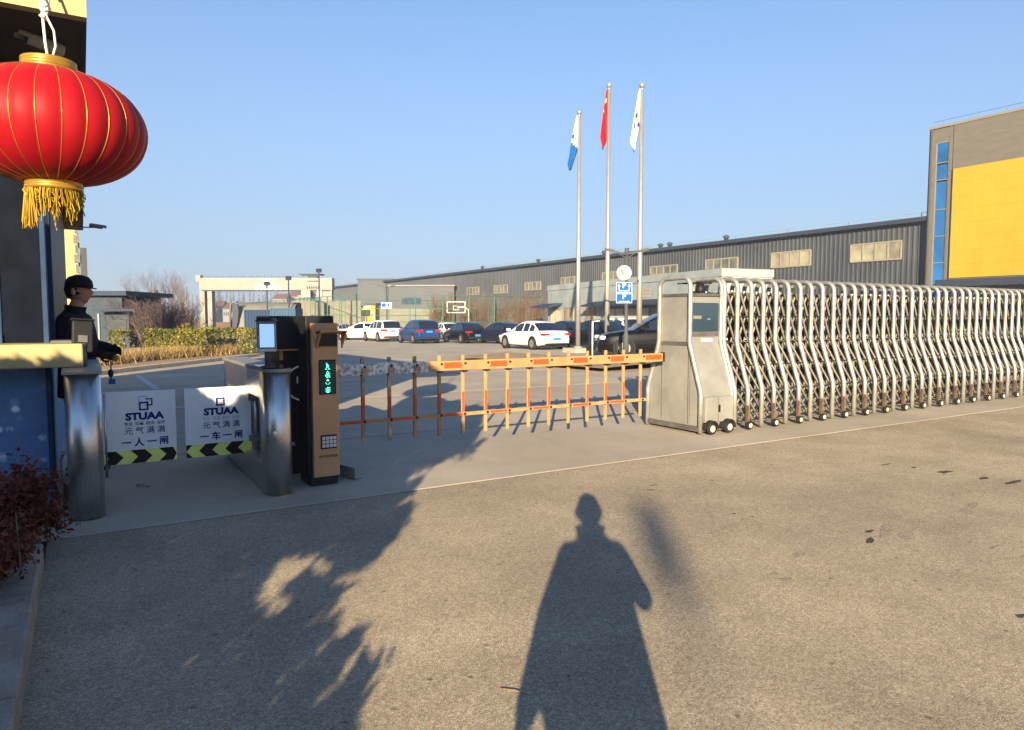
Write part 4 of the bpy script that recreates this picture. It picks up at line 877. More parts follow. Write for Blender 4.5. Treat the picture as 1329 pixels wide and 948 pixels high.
mb = MB(); mb.box(HX0 + .255, HX0 + .275, 6.066, 6.076, .28, .37); mb.build('door_lock', 'black', hd)
mb = MB(); mb.box(HX0 - .02, HX1 - .02, 6.12, 7.08, .045, .10); mb.build('base_skid', 'darksteel', hd)
mb = MB(); mb.lathe([(.055, 0), (.065, .03), (.045, .13)], (HX0 + .34, 6.50, 1.75), 10); mb.tube([(HX0, 6.55, 1.86), (HX1, 6.5, 1.88)], .012, 6); mb.build('beacon', 'black', hd)
def wheel(parent, x, y, r, fender=True, name='wheel', wd=.05):
    q = Matrix.Rotation(R_(90), 3, 'X')
    mb = MB(); mb.lathe([(r * .55, -wd / 2), (r * .92, -wd / 2), (r, -wd / 4), (r, wd / 4), (r * .92, wd / 2), (r * .55, wd / 2)], (x, y, r + .018), 20, q); wo2 = mb.build(name, 'rubber', parent)
    mb = MB(); mb.lathe([(r * .56, -.004), (r * .60, .004), (r * .5, .010), (r * .16, .006), (r * .14, .012)], (x, y - wd / 2 + .002, r + .018), 16, q); mb.build('hub', 'creamdoor', wo2)
    if fender:
        pr = [(math.cos(a) * (r + .03), math.sin(a) * (r + .03)) for a in np.linspace(-.1, math.pi + .1, 12)] + [(math.cos(a) * (r + .012), math.sin(a) * (r + .012)) for a in np.linspace(math.pi + .1, -.1, 12)]
        mb = MB(); mb.prism([(x + u, r + .018 + v) for u, v in pr], 'y', y - wd / 2 - .005, y + .06); mb.build('fender', 'rubber', parent)
for x in (HX0 + .10, HX0 + .40): wheel(hd, x, 6.045, .072)
for x in (HX0 + .10, HX0 + .40): wheel(hd, x, 7.12, .07, False)
fg = thing('folding_gate', 'long stainless steel folding gate of bent hoops and scissor bars', 'gate', (11, 6.6, 0))
hx = [6.985 + .2485 * i for i in range(36)]
for i, x in enumerate(hx):
    if i == 0: mb = MB(); mb.tube(hoop_path(x), .030, 10); hoop0 = mb.build('hoop', 'tube', fg); continue
    c = hoop0.copy(); COL.objects.link(c); c.location.x += x - hx[0] + random.Random(i).uniform(-.010, .010)
def scissor(x):
    p = .2485; mb = MB()
    for y, sg, m in ((6.385, 1, 1), (6.815, -1, 0)):
        mb.mi = m
        for za, zb in ((1.76, 1.12), (1.12, .50), (.50, .14)):
            for o in (0, .124):
                ya, yb = [y - sg * max(0, min(.2, (1.12 - z) * .33)) for z in (za, zb)]
                mb.tube([(x - .02 + o, ya, za), (x + p + .02 + o, yb, zb)], .0145, 6, caps=False); mb.tube([(x - .02 + o, yb + .035, zb), (x + p + .02 + o, ya + .035, za)], .0145, 6, caps=False)
    mb.mi = 0
    for y in (6.55, 6.65):
        for za, zb in ((1.75, 1.13), (1.13, .50)): mb.bar((x, y, za), (x + p, y, zb), .05, .02); mb.bar((x, y + .025, zb), (x + p, y + .025, za), .05, .02)
    mb.mi = 0
    for z in (1.45, 1.11, .82, .50, .22, .12):
        k = 0 if z > 1.1 else min(.2, (1.12 - z) * .33)
        for y in (6.36 - k, 6.84 + k): mb.tube([(x, y, z), (x + p, y, z)], .006, 5)
    for z in (1.72, 1.11, .5):
        k = 0 if z > 1.1 else min(.2, (1.12 - z) * .33); mb.tube([(x, 6.33 - k, z), (x, 6.87 + k, z)], .012, 6)
    mb.mi = 2
    for y in (6.42, 6.6, 6.78): mb.lathe([(.02, -.03), (.03, 0), (.02, .03)], (x + .01, y, 1.735), 8)
    return mb
sl0 = scissor(hx[0]).build('scissor_link', ['shadelattice', 'latticetube', 'black'], fg)
for x in hx[1:-1]:
    c = sl0.copy(); COL.objects.link(c); c.location.x += x - hx[0]
w0 = None
for i in range(1, 36, 2):
    if w0 is None:
        n0 = set(fg.children); wheel(fg, hx[i] - .03, 6.075, .052, False, 'caster', .045); w0 = [o for o in fg.children if o not in n0][0]
        mb = MB(); mb.box(hx[i] - .055, hx[i] - .030, 6.085, 6.12, .11, .32); w1 = mb.build('caster_bracket', 'bracket', fg)
        wx = hx[i]
    else:
        c = w0.copy(); COL.objects.link(c); c.location.x += hx[i] - wx
        for h in list(w0.children): k = h.copy(); COL.objects.link(k); k.parent = c
        c = w1.copy(); COL.objects.link(c); c.location.x += hx[i] - wx

# ================================================================== FLAGPOLES, LAMPS, SIGNS
def flagpole(px, py, ptop, label):
    b = GR(px, py); D = b.x * math.sin(HEAD) + b.y * math.cos(HEAD); top = AT(px, ptop, D).z
    t = thing('flagpole', label, 'flagpole', b, 'steel flagpoles'); z = b.z
    mb = MB(); mb.lathe([(.11, z + .2), (.10, z + 3), (.06, top - .1)], (b.x, b.y, 0), 14); mb.build('pole', 'polesteel', t)
    mb = MB(); mb.ball((b.x, b.y, top), .11, 14); mb.lathe([(.03, top - .22), (.07, top - .14), (.03, top - .09)], (b.x, b.y, 0), 10); mb.build('finial', 'polesteel', t)
    mb = MB(); mb.box(b.x - .5, b.x + .5, b.y - .5, b.y + .5, z - .05, z + .22); mb.lathe([(.2, z + .22), (.2, z + .26), (.12, z + .3)], (b.x, b.y, 0), 14); mb.build('plinth', 'plinth', t, bevel=.015)
    return b, D, top
fp = [flagpole(750, 458, 146, 'left flagpole, shortest of the three, flying the blue flag'), flagpole(787.5, 460.5, 111, 'middle flagpole of the three, flying the red flag'), flagpole(829, 464, 111, 'right flagpole of the three, flying the white flag')]
def flag(i, ztop, zlen, prof, mats, colour, label):
    b, D, top = fp[i]; t = MB(); NJ, NI = 10, 26; V = []
    for r in range(NI + 1):
        s = r / NI; x0, x1 = prof(s)
        for j in range(NJ + 1):
            u = j / NJ; fold = .10 * math.sin(u * 9 + s * 3) * (.4 + s) + .03 * math.sin(u * 21)
            q = b - RIGHT * (x0 + (x1 - x0) * u) + FWD * fold; V.append((q.x, q.y, ztop - zlen * s - .10 * u * 0))
    for r in range(NI):
        for j in range(NJ):
            t.mi = colour(r / NI, j / NJ); t.add([], []); t.f.append((r * (NJ + 1) + j, r * (NJ + 1) + j + 1, (r + 1) * (NJ + 1) + j + 1, (r + 1) * (NJ + 1) + j)); t.m.append(t.mi); t.s.append(True)
    t.v = V; o = t.build('flag', mats, fix=False); sd = o.modifiers.new('thickness', 'SOLIDIFY'); sd.thickness = .012
    tag(o, label, 'flag', 'flags on the poles'); return o
def zat(py, D): return AT(700, py, D).z
D = fp[0][1]; flag(0, zat(150, D), zat(150, D) - zat(221, D), lambda s: (.06 + max(0, s - .62) * .75, .12 + .45 * s if s < .9 else .525 - (s - .9) * .6), ['flagwhite', 'flagblue', 'navy'], lambda s, u: 1 if s > .46 + .12 * (1 - u) else (2 if (.25 < s < .5 and u > .6 and int(s * 40) % 2) else 0), 'blue and white company flag drooping on the shortest pole')
D = fp[1][1]; flag(1, zat(116, D), zat(116, D) - zat(194, D), lambda s: (.07 + max(0, s - .86) * 1.2, .10 + .34 * s if s < .8 else .372 - (s - .8) * .6), ['flagred', 'flagyellow'], lambda s, u: 1 if (.12 < s < .2 and .4 < u < .8) or (.34 < s < .37 and u > .75) else 0, 'red flag with yellow stars drooping on the middle pole')
D = fp[2][1]; flag(2, zat(115, D), zat(115, D) - zat(197, D), lambda s: (.07 if s < .65 else .07 + (s - .65) * .55 + 0, .09 + .42 * s if s < .88 else .46 - (s - .88) * 1.6), ['flagwhite', 'teal', 'pinkgrey', 'navy'], lambda s, u: (1 if .36 < s < .44 and .3 < u < .8 else (2 if .44 <= s < .52 and .3 < u < .7 else (3 if .52 <= s < .60 and (u < .35 or .5 < u < .8) else 0))), 'white flag with a small square emblem on the right pole')

def street_lamp(px, py, ptop, label, arms, base=True):
    b = GR(px, py); D = b.x * math.sin(HEAD) + b.y * math.cos(HEAD); top = AT(px, ptop, D).z; z = b.z
    t = thing('street_lamp', label, 'street lamp', b, 'twin-armed lamps in the car park')
    mb = MB(); mb.lathe([(.10, z), (.10, z + .9), (.065, z + 1.0), (.05, top)], (b.x, b.y, 0), 12); mb.build('pole', 'lampgrey', t)
    mb = MB(); mb.lathe([(.16, z), (.16, z + .03)], (b.x, b.y, 0), 12); mb.build('base_flange', 'lampgrey', t)
    mb = MB(); mb.lathe([(.07, top - .25), (.07, top + .02)], (b.x, b.y, 0), 8); mb.build('hub', 'lampgrey', t)
    for sg in arms:
        e = Vector((b.x, b.y, top - .18)); d = RIGHT * sg
        mb = MB(); mb.bar(e, e + d * .42 + Vector((0, 0, .10)), .05, .05); mb.bar(e + Vector((0, 0, -.14)), e + d * .30 + Vector((0, 0, .05)), .02, .02); mb.build('arm', 'lampgrey', t)
        mb = MB(); mb.bar(e + d * .40 + Vector((0, 0, .09)), e + d * .74 + Vector((0, 0, .17)), .10, .03); hdn = mb.build('lamp_head', 'lampgrey', t, bevel=.01)
    return b, D, top
b, D, top = street_lamp(812, 471, 323, 'grey twin-armed lamp post carrying the round and blue signs by the flagpoles', (-1, 1))
def faceR(): return Matrix.Rotation(-HEAD, 3, 'Z')
RC = faceR()
def on(c, x, y, z): return c + RC @ Vector((x, y, z))
c = AT(809.5, 354.5, D) - FWD * .085
t = thing('speed_sign', 'round pale sign with a black 5 on the lamp post', 'traffic sign', c)
mb = MB(); mb.lathe([(.245, -.008), (.25, 0), (.245, .008)], c, 32, RC @ Matrix.Rotation(R_(90), 3, 'X')); mb.build('disc', 'signwhite', t)
mb = MB(); text(mb, '5', .24, on(c, -.06, -.010, .01), MCAM, .001, .004); text(mb, 'h', .08, on(c, .08, -.010, -.09), MCAM, .001); mb.build('numeral', 'ink', t)
for k, (yc, lab) in enumerate(((373.5, 'upper blue parking sign with a white P between two arrows'), (387.5, 'lower blue parking sign with a white P, below the arrow sign'))):
    c = AT(809.5, yc, D) - FWD * .085; hh = .165 if k == 0 else .155
    t = thing('parking_sign', lab, 'traffic sign', c, 'parking signs on the lamp post')
    mb = MB(); mb.obox(c, (.53, .014, hh * 2 + .01), RC); mb.build('border', 'skyblue', t)
    mb = MB(); mb.obox(on(c, 0, -.0085, 0), (.49, .004, hh * 2 - .03), RC); mb.build('face', 'signblue', t)
    mb = MB(); text(mb, 'P', .235, on(c, 0, -.0125, .05), MCAM, .001, .002)
    for i in range(6): mb.obox(on(c, -.15 + i * .06, -.0118, -.105), (.04, .002, .025), RC)
    if k == 0:
        for sx in (-.17, .17): mb.obox(on(c, sx, -.0118, -.01), (.022, .002, .12), RC); mb.add([on(c, sx - .045, -.0125, .04), on(c, sx + .045, -.0125, .04), on(c, sx, -.0125, .11)], [(0, 1, 2)])
    mb.build('white_marks', 'white', t)
b2, D2, top2 = street_lamp(502.5, 442.5, 370, 'distant grey twin-armed lamp post rising between the white and blue cars', (-1, 1))
c = AT(502, 397, D2) - FWD * .12; t = thing('car_park_sign', 'small pale blue sign on the distant lamp post between the white and blue cars', 'sign', c)
mb = MB(); mb.obox(c, (.85, .03, .5), RC); mb.build('plate', 'whitepaint', t); mb = MB(); mb.obox(on(c, -.22, -.018, .05), (.34, .005, .3), RC); mb.obox(on(c, .16, -.018, .08), (.2, .005, .22), RC); mb.build('blue_print', 'signblue', t)
for px, yt, lab in ((348, 370, 'left court floodlight post under the crane sign'), (376, 363, 'middle court floodlight post beside the crane sign'), (415.5, 353, 'tallest court floodlight post right of the crane sign')):
    Dp = 70; p = AT(px, 440, Dp); zt = AT(px, yt, Dp).z; t = thing('floodlight_post', lab, 'floodlight', (p.x, p.y, -.55), 'floodlight posts at the court')
    mb = MB(); mb.lathe([(.09, -.55), (.06, zt)], (p.x, p.y, 0), 8); mb.build('post', 'gutter', t)
    mb = MB(); mb.obox((p.x, p.y, zt + .12), (.5, .3, .3), RC @ Matrix.Rotation(R_(25), 3, 'X')); mb.build('lamp_head', 'gutter', t)
b = GR(766, 463); D = b.x * math.sin(HEAD) + b.y * math.cos(HEAD); zt = AT(766, 416, D).z
t = thing('charging_post', 'slim black post with a white pole beside the middle flagpole', 'post', b); mb = MB(); mb.box(b.x - .10, b.x + .06, b.y - .04, b.y + .04, b.z, zt); mb.build('post', 'black', t, bevel=.01)
mb = MB(); q = b + RIGHT * .08 - FWD * .05; mb.tube([(q.x, q.y, b.z), (q.x, q.y, zt - .04), tuple(q - RIGHT * .02 + RIGHT * .3 + Vector((0, 0, zt - .03 - q.z)))], .035, 8); mb.build('white_pole', 'whitepaint', t)

# ================================================================== CARS
def lerp_tab(tab, t):
    for (a, va), (b, vb) in zip(tab[:-1], tab[1:]):
        if t <= b: return va + (vb - va) * ((t - a) / (b - a) if b > a else 0)
    return tab[-1][1]
CT = {
 'sedan': dict(L=4.65, W=1.82, H=1.46, r=.325, ax=(.20, .79), top=[(0, .62), (.008, .86), (.03, .955), (.15, .985), (.60, .94), (.72, .91), (.90, .77), (.975, .64), (1, .48)], gh=[(.095, .96), (.17, 1.16), (.25, 1.36), (.33, 1.44), (.44, 1.46), (.52, 1.41), (.60, 1.22), (.715, .91)], pil=(.25, .52, .19, .60), wb=(.29, .42)),
 'suv': dict(L=4.6, W=1.86, H=1.68, r=.36, ax=(.19, .80), top=[(0, .66), (.008, .95), (.03, 1.06), (.15, 1.10), (.60, 1.05), (.72, 1.01), (.92, .90), (.98, .74), (1, .5)], gh=[(.018, 1.06), (.05, 1.36), (.085, 1.58), (.16, 1.655), (.40, 1.68), (.50, 1.61), (.60, 1.38), (.73, 1.01)], pil=(.085, .50, .15, .60), wb=(.30, .44))}
def make_car(kind, pm_, plate='plateblue', name=None, grey_trim=True):
    k = CT[kind]; Lc, hw = k['L'], k['W'] / 2; t = thing(name or ('parked_car'), None, None, local=True)
    st = [0, .008, .03, .07, .12, .2, .3, .45, .6, .72, .82, .9, .95, .98, 1]; B = MB(); ring = []
    wt = [(0, .80), (.02, .90), (.08, .965), (.2, 1), (.8, 1), (.9, .95), (.97, .82), (1, .66)]; zbt = [(0, .36), (.06, .26), (.12, .2), (.88, .2), (1, .27)]
    for s in st:
        z1 = lerp_tab(k['top'], s); z0 = min(lerp_tab(zbt, s), z1 - .12); h = hw * lerp_tab(wt, s); d = z1 - z0; x = (s - .5) * Lc
        half = [(0, z0), (h * .86, z0), (h * .965, z0 + d * .12), (h, z0 + d * .48), (h * .985, z0 + d * .62), (h * .975, z0 + d * .80), (h * .93, z0 + d * .93), (h * .82, z1), (0, z1 + .018)]
        ring.append([(x, y, z) for y, z in half] + [(x, -y, z) for y, z in half[-2:0:-1]])
    n = len(ring[0]); V = [p for r in ring for p in r]
    B.add(V, [(i * n + j, i * n + (j + 1) % n, (i + 1) * n + (j + 1) % n, (i + 1) * n + j) for i in range(len(st) - 1) for j in range(n)], True)
    B.add(ring[0], [tuple(range(n))]); B.add(ring[-1], [tuple(range(n))[::-1]])
    G = MB(); g = k['gh']; p0, p1, pc, pa = k['pil']; b0, b1 = k['wb']
    stg = sorted(set([a for a, _ in g] + [b0, b0 + .018, b1, b1 + .018, pc, pa])); R = []
    for s in stg:
        z = lerp_tab(g, s); zb = lerp_tab(k['top'], s) - .03; hb = hw * .90 * lerp_tab(wt, s); f = min(1, max(0, (z - zb) / (k['H'] - .95 if kind == 'sedan' else k['H'] - 1.05))); ht = hb - (.22 if kind == 'sedan' else .16) * f; x = (s - .5) * Lc; hgt = max(z - zb, .005)
        half = [(hb, zb), (hb + (ht - hb) * .80, zb + hgt * .80), (ht - .015, zb + hgt * .93), (ht * .82, zb + hgt * .985), (0, z + .012)]
        R.append([(x, y, zz) for y, zz in half] + [(x, -y, zz) for y, zz in half[-2::-1]])
    m = len(R[0]); Vg = [p for r in R for p in r]; fp_, fgl = [], []
    for i in range(len(stg) - 1):
        s = (stg[i] + stg[i + 1]) / 2
        for j in range(m - 1):
            jj = j if j < 4 else 7 - j; q = (i * m + j, i * m + j + 1, (i + 1) * m + j + 1, (i + 1) * m + j)
            if jj == 0: glass = (pc - .06 if kind == 'suv' else pc) < s < pa + .05 and not (b0 < s < b0 + .018 or b1 < s < b1 + .018)
            elif jj == 1 or jj == 2 and False: glass = False
            else: glass = s < p0 or s > p1
            (fgl if glass else fp_).append(q)
    B.add(Vg, fp_, True); G.add(Vg, fgl, True)
    B.build('body', pm_, t); G.build('window_glass', 'carglass', t)
    U = MB(); U.box(-Lc * .46, Lc * .46, -hw * .84, hw * .84, .16, .24); U.build('underbody', 'rubber', t)
    for ax in k['ax']:
        for sg in (1, -1):
            x = (ax - .5) * Lc; q = Matrix.Rotation(R_(90), 3, 'X'); r = k['r']
            A = MB(); A.lathe([(r + .055, -.05), (r + .055, .05)], (x, sg * (hw - .048), r + .01), 24, q); A.build('wheel_arch', 'rubber', t)
            Wm = MB(); Wm.lathe([(r * .62, -.11), (r * .94, -.11), (r, -.07), (r, .07), (r * .94, .11), (r * .62, .11)], (x, sg * (hw - .095), r), 22, q); wo3 = Wm.build('wheel', 'rubber', t)
            Rm = MB(); yy = sg * (hw + .012)
            Rm.lathe([(r * .60, -.004), (r * .66, .0), (r * .60, .006)], (x, yy, r), 20, q)
            for a in range(7):
                an = 2 * math.pi * a / 7; Rm.bar((x, yy, r), (x + r * .6 * math.cos(an), yy, r + r * .6 * math.sin(an)), .055, .016)
            Rm.build('rim', 'rim', wo3)
    zt = lerp_tab(k['top'], .02)
    for sg in (1, -1):
        T = MB()
        if kind == 'sedan': T.prism([(sg * hw * .40, zt - .12), (sg * hw * .86, zt - .18), (sg * hw * .91, zt - .06), (sg * hw * .55, zt - .05)], 'x', -Lc * .5 - .012, -Lc * .5 + .09); T.box(-Lc * .495, -Lc * .45, sg * hw * .905 - .02, sg * hw * .905 + .02, zt - .17, zt - .06)
        else: T.box(-Lc * .5 - .015, -Lc * .5 + .09, sg * hw * .68 - .16, sg * hw * .68 + .17, zt - .17, zt - .02); T.box(-Lc * .495, -Lc * .44, sg * hw * .92 - .02, sg * hw * .92 + .03, zt - .16, zt - .03)
        T.build('tail_light', 'taillens', t)
        Hh = MB(); zf = lerp_tab(k['top'], .95); Hh.box(Lc * .445, Lc * .485, sg * hw * .70 - .17, sg * hw * .70 + .13, zf - .14, zf - .01); Hh.build('headlight', 'headlens', t, bevel=.02)
        Mr = MB(); zm = lerp_tab(k['top'], .62); Mr.box((.645 - .5) * Lc, (.685 - .5) * Lc, sg * (hw + .02), sg * (hw + .20), zm - .02, zm + .13); Mr.build('mirror', pm_, t, bevel=.03)
    Bp = MB(); Bp.box(-Lc * .5 - .03, -Lc * .46, -hw * .78, hw * .78, .34, .46); Bp.build('rear_bumper_trim', 'rubber' if grey_trim else pm_, t, bevel=.02)
    if not grey_trim: V_ = MB(); V_.box(-Lc * .5 - .036, -Lc * .47, -hw * .7, hw * .7, .30, .37); V_.build('bumper_insert', 'rubber', t)
    Pl = MB(); zp = .50 if kind == 'sedan' else .78; Pl.box(-Lc * .5 - .045, -Lc * .5 + .02, -.22, .22, zp, zp + .14); Pl.build('number_plate', plate, t)
    Gr = MB(); Gr.box(Lc * .488, Lc * .502, -.42, .42, .42, .60); Gr.build('grille', 'rubber', t)
    Dm = MB()
    for sg in (1, -1):
        for s in (.31, .455): Dm.box((s - .5) * Lc, (s - .5) * Lc + .14, sg * hw * .978 - .012, sg * hw * .978 + .02, lerp_tab(k['top'], s) - .19, lerp_tab(k['top'], s) - .16)
    Dm.build('door_handle', pm_, t)
    return t
def place(c, px, py, head, label, group, scale=1., up=True):
    g = GR(px, py); c.location = g + Vector((0, 0, .016)); c.rotation_euler.z = R_(90 - head); c.scale = (scale,) * 3; tag(c, label, 'car', group); return c
PG = 'cars parked across the yard'
place(make_car('sedan', 'pwhite', grey_trim=False), 691, 453.0, 1, 'white saloon car nearest the barrier arm, seen from its rear corner', PG)
blk = make_car('sedan', 'pblack'); place(blk, 603, 445.3, 4, 'black saloon car between the blue estate and the navy coupe', PG)
place(make_car('suv', 'pblue'), 543, 445.6, 4, 'royal blue estate car with blue number plate', PG, .98)
sv = make_car('suv', 'pwhite'); place(sv, 496, 443.2, 0, 'white off-roader parked just left of the blue estate', PG, 1.0)
c = copy_tree(sv); place(c, 800, 448, 10, 'white off-roader half hidden behind the black electric car', PG, .98)
ws = make_car('sedan', 'pwhite'); place(ws, 469, 441.5, -62, 'white hatchback nose out at the left end of the row', PG, 1.05)
c = copy_tree(ws); place(c, 578, 440.5, 4, 'white car showing only its roof behind the black saloon', PG)
nv_ = make_car('sedan', 'pnavy'); place(nv_, 649, 446.2, -6, 'navy coupe between the black saloon and the white saloon', PG, .98)
place(make_car('sedan', 'pblack', 'plategreen'), 772, 452.5, 3, 'black electric car with a green number plate behind the flagpoles', PG, 1.03)
c = copy_tree(nv_); place(c, 733, 447.5, 4, 'navy car showing only its roof behind the white saloon', PG, 1.02)
bs = make_car('suv', 'pblack'); place(bs, 852, 464, -60, 'dark navy off-roader side on beside the gate motor', PG, 1.03)
sil = make_car('sedan', 'psilver'); place(sil, 445, 437.5, 60, 'small silver car at the far left end of the row', PG, .9)
GG = 'cars seen through the folding gate'
for src, px, py, hd_, lab, sc_ in ((sv, 975, 452, -70, 'white off-roader seen through the first bars of the folding gate', 1), (bs, 1050, 456, -80, 'dark car seen through the gate below the wide warehouse window', 1), (ws, 1120, 455, -95, 'white saloon behind the gate under the widest warehouse window', 1), (blk, 1190, 458, -85, 'black saloon behind the gate in front of the grey tower corner', 1), (nv_, 1268, 455, 20, 'navy saloon behind the gate with its tail lights showing', 1), (sil, 1335, 456, 10, 'silver car behind the far right end of the gate', 1.1)):
    place(copy_tree(src), px, py, hd_, lab, GG, sc_)

# ================================================================== HAZE
mb = MB(); mb.box(-1560, 1560, -860, 2560, -1.7, 17.0); hzo = mb.build('haze', 'white'); hzo.data.materials.clear()
hm = bpy.data.materials.new('winter_haze'); hm.use_nodes = True; hn = hm.node_tree; hn.nodes.clear()
pv = hn.nodes.new('ShaderNodeVolumePrincipled'); pv.inputs['Color'].default_value = (.74, .85, 1., 1); pv.inputs['Density'].default_value = .0010; pv.inputs['Anisotropy'].default_value = .2
ho = hn.nodes.new('ShaderNodeOutputMaterial'); hn.links.new(pv.outputs[0], ho.inputs['Volume']); hzo.data.materials.append(hm)
tag(hzo, 'thin pale winter haze lying over the whole yard', None, None, 'stuff')

# ================================================================== PLANTS
def hedge(x0, x1, yb, ytop, depth, seed, label, n=2600, mat='hedge', size=.10):
    a = GR(x0, yb); b = GR(x1, yb); D = a.x * math.sin(HEAD) + a.y * math.cos(HEAD); zt = AT(x0, ytop, D).z; t = thing('clipped_hedge', label, 'hedge', a, 'clipped hedges on the island')
    rn = np.random.default_rng(seed); d = (b - a); ln = d.length; d.normalize(); n2 = Vector((-d.y, d.x, 0)); P = []
    for i in range(n):
        u, v, wv = rn.random(3); f = rn.random()
        if f < .45: v = rn.random() * .12
        elif f < .75: wv = 1 - rn.random() * .12
        elif f < .85: u = rn.choice([rn.random() * .05, 1 - rn.random() * .05])
        j = rn.normal(0, .025, 3) + .03 * math.sin(u * ln * 5) * np.array([0, 0, 1])
        q = a + d * u * ln + n2 * v * depth; P.append((q.x + j[0], q.y + j[1], a.z + .12 + wv * (zt - a.z - .12) + j[2]))
    leaf_cloud('foliage', P, size, mat, t, .6, seed)
    mb = MB(); rr = random.Random(seed)
    for i in range(int(ln / .3)):
        q = a + d * (.15 + .3 * i) + n2 * depth * .5; mb.tube([(q.x, q.y, a.z), (q.x + rr.uniform(-.1, .1), q.y + rr.uniform(-.1, .1), zt - .15)], .02, 4)
    mb.build('stem', 'bark', t, fix=False)
hedge(183, 264, 466, 428, 1.3, 1, 'clipped yellow green hedge left of the brown crane leg', 3600)
hedge(265, 329, 462, 427, 1.3, 2, 'squarer clipped green hedge at the right end of the island', 3600)
hedge(141, 160, 468, 430, .8, 3, 'short clump of yellow green hedge beside the hut', 900)
def grass(pts, n, seed, h, label=None):
    rn = np.random.default_rng(seed); P = []; mb = MB(); rr = random.Random(seed)
    for i in range(n):
        k = rr.random() * (len(pts) - 1); j = int(k); p = Vector(pts[j]).lerp(Vector(pts[j + 1]), k - j) + Vector((rr.gauss(0, .25), rr.gauss(0, .25), 0)); hh = h * rr.uniform(.4, 1.2); e = Vector((rr.gauss(0, .12), rr.gauss(0, .12), hh)); sd = Vector((rr.gauss(0, 1), rr.gauss(0, 1), 0)).normalized() * .012
        z = gz(p.y) + .10; p.z = z; mb.add([p - sd, p + sd, p + e], [(0, 1, 2)])
    o = mb.build('dry_grass', 'drygrass', fix=False); tag(o, label, None, None, 'stuff')
gl = [GR(x, y) + nrm * .5 for x, y in ((140, 480), (185, 474), (220, 470), (262, 467), (300, 464), (318, 463))]
grass([p + nrm * .25 for p in gl], 5200, 1, .45, 'dry yellow grass along the foot of the hedges')
def bush(name, label, cat, px, py, D, wd, h, n, size, mat, seed, group=None, zb=None, stems=8, hollow=.35):
    b = AT(px, py, D) if zb is None else Vector((*AT(px, py, D).xy, zb)); t = thing(name, label, cat, b, group); rn = np.random.default_rng(seed); P = []
    cl = rn.normal(size=(14, 3)); cl /= np.linalg.norm(cl, axis=1)[:, None]; cl[:, 2] = np.abs(cl[:, 2])
    for i in range(n):
        c = cl[rn.integers(14)] * rn.uniform(.45, .85); v = rn.normal(size=3); v *= rn.uniform(0, .42) / np.linalg.norm(v); q = c + v
        P.append((b.x + q[0] * wd / 2, b.y + q[1] * wd / 2, b.z + max(.02, (q[2] * .75 + .25)) * h))
    leaf_cloud('foliage', P[::2], size, mat, t, .5, seed)
    if zb == .05: leaf_cloud('small_leaves', P[1::2], size * .62, mat, t, .42, seed + 1); leaf_cloud('new_leaves', P[::9], size * 1.5, mat, t, .38, seed + 2)
    else: leaf_cloud('small_leaves', P[1::2], size * .8, mat, t, .5, seed + 1)
    mb = MB(); rr = random.Random(seed)
    if zb == .05:
        for i in range(8): e = b + Vector((rr.gauss(0, wd * .24), rr.gauss(0, wd * .24), h * rr.uniform(.85, 1.25))); mb.tube([b + Vector((0, 0, h * .4)), e], [.004, .0015], 4)
    for i in range(stems): mb.tube([b, b + Vector((rr.gauss(0, wd * .08), rr.gauss(0, wd * .08), h * .4)), b + Vector((rr.gauss(0, wd * .22), rr.gauss(0, wd * .22), h * rr.uniform(.6, 1.)))], [.02, .013, .005] if zb != .05 else [.008, .005, .002], 4)
    mb.build('stem', 'bark', t, fix=False); return t
bush('olive_shrub', 'loose olive green shrub standing behind the hedge in front of the crane leg', 'shrub', 252, 436, 33, 2.0, 1.75, 1500, .13, 'olive', 5, zb=-.25)
# red bush by the booth, and sprigs over the kerb
bush('red_bush', 'dense red brown leafed bush beside the kerb under the booth wall', 'bush', 8, 757, 4.1, .74, .56, 9000, .040, 'redleaf', 8, zb=.05, stems=24)
bush('red_bush', 'smaller red brown bush at the left picture edge, nearer along the kerb', 'bush', -30, 830, 3.3, .66, .42, 5000, .042, 'redleaf', 9, zb=.05, stems=14)
# bare trees
def twig_shrub(name, label, cat, base, wd, h, seed, mat, group, n=60, th=.016):
    t = thing(name, label, cat, base, group); rr = random.Random(seed); mb = MB(); tk = MB()
    for i in range(n):
        a = rr.uniform(0, 6.283); r0 = wd * .22 * rr.random(); b = Vector(base) + Vector((math.cos(a) * r0, math.sin(a) * r0, 0)); hh = h * rr.uniform(.55, 1.05); ln = wd * .32 * rr.uniform(.2, 1.1); d = Vector((math.cos(a) * ln, math.sin(a) * ln, 0))
        m = b + d * .4 + Vector((rr.gauss(0, .06), rr.gauss(0, .06), hh * .5)); e = b + d + Vector((0, 0, hh))
        (tk if i % 8 == 0 else mb).tube([b, m, e], [th * 1.7, th * 1.2, th * .35], 3, caps=False)
        for k in range(9):
            u = rr.uniform(.25, .98); p = b.lerp(m, u * 2) if u < .5 else m.lerp(e, u * 2 - 1); q = p + Vector((rr.gauss(0, .22) * wd * .5, rr.gauss(0, .22) * wd * .5, rr.uniform(.1, .32) * h * .6)); mb.tube([p, q], [th * .7, th * .25], 3, caps=False)
            for z_ in range(2): f = p.lerp(q, rr.uniform(.3, .9)); mb.tube([f, f + Vector((rr.gauss(0, .12) * wd * .5, rr.gauss(0, .12) * wd * .5, rr.uniform(.05, .2) * h * .5))], [th * .4, th * .2], 3, caps=False)
    mb.build('crown', mat, t, fix=False); tk.build('trunk', 'bark', t, fix=False); return t
TG = 'bare trees beyond the hedge'
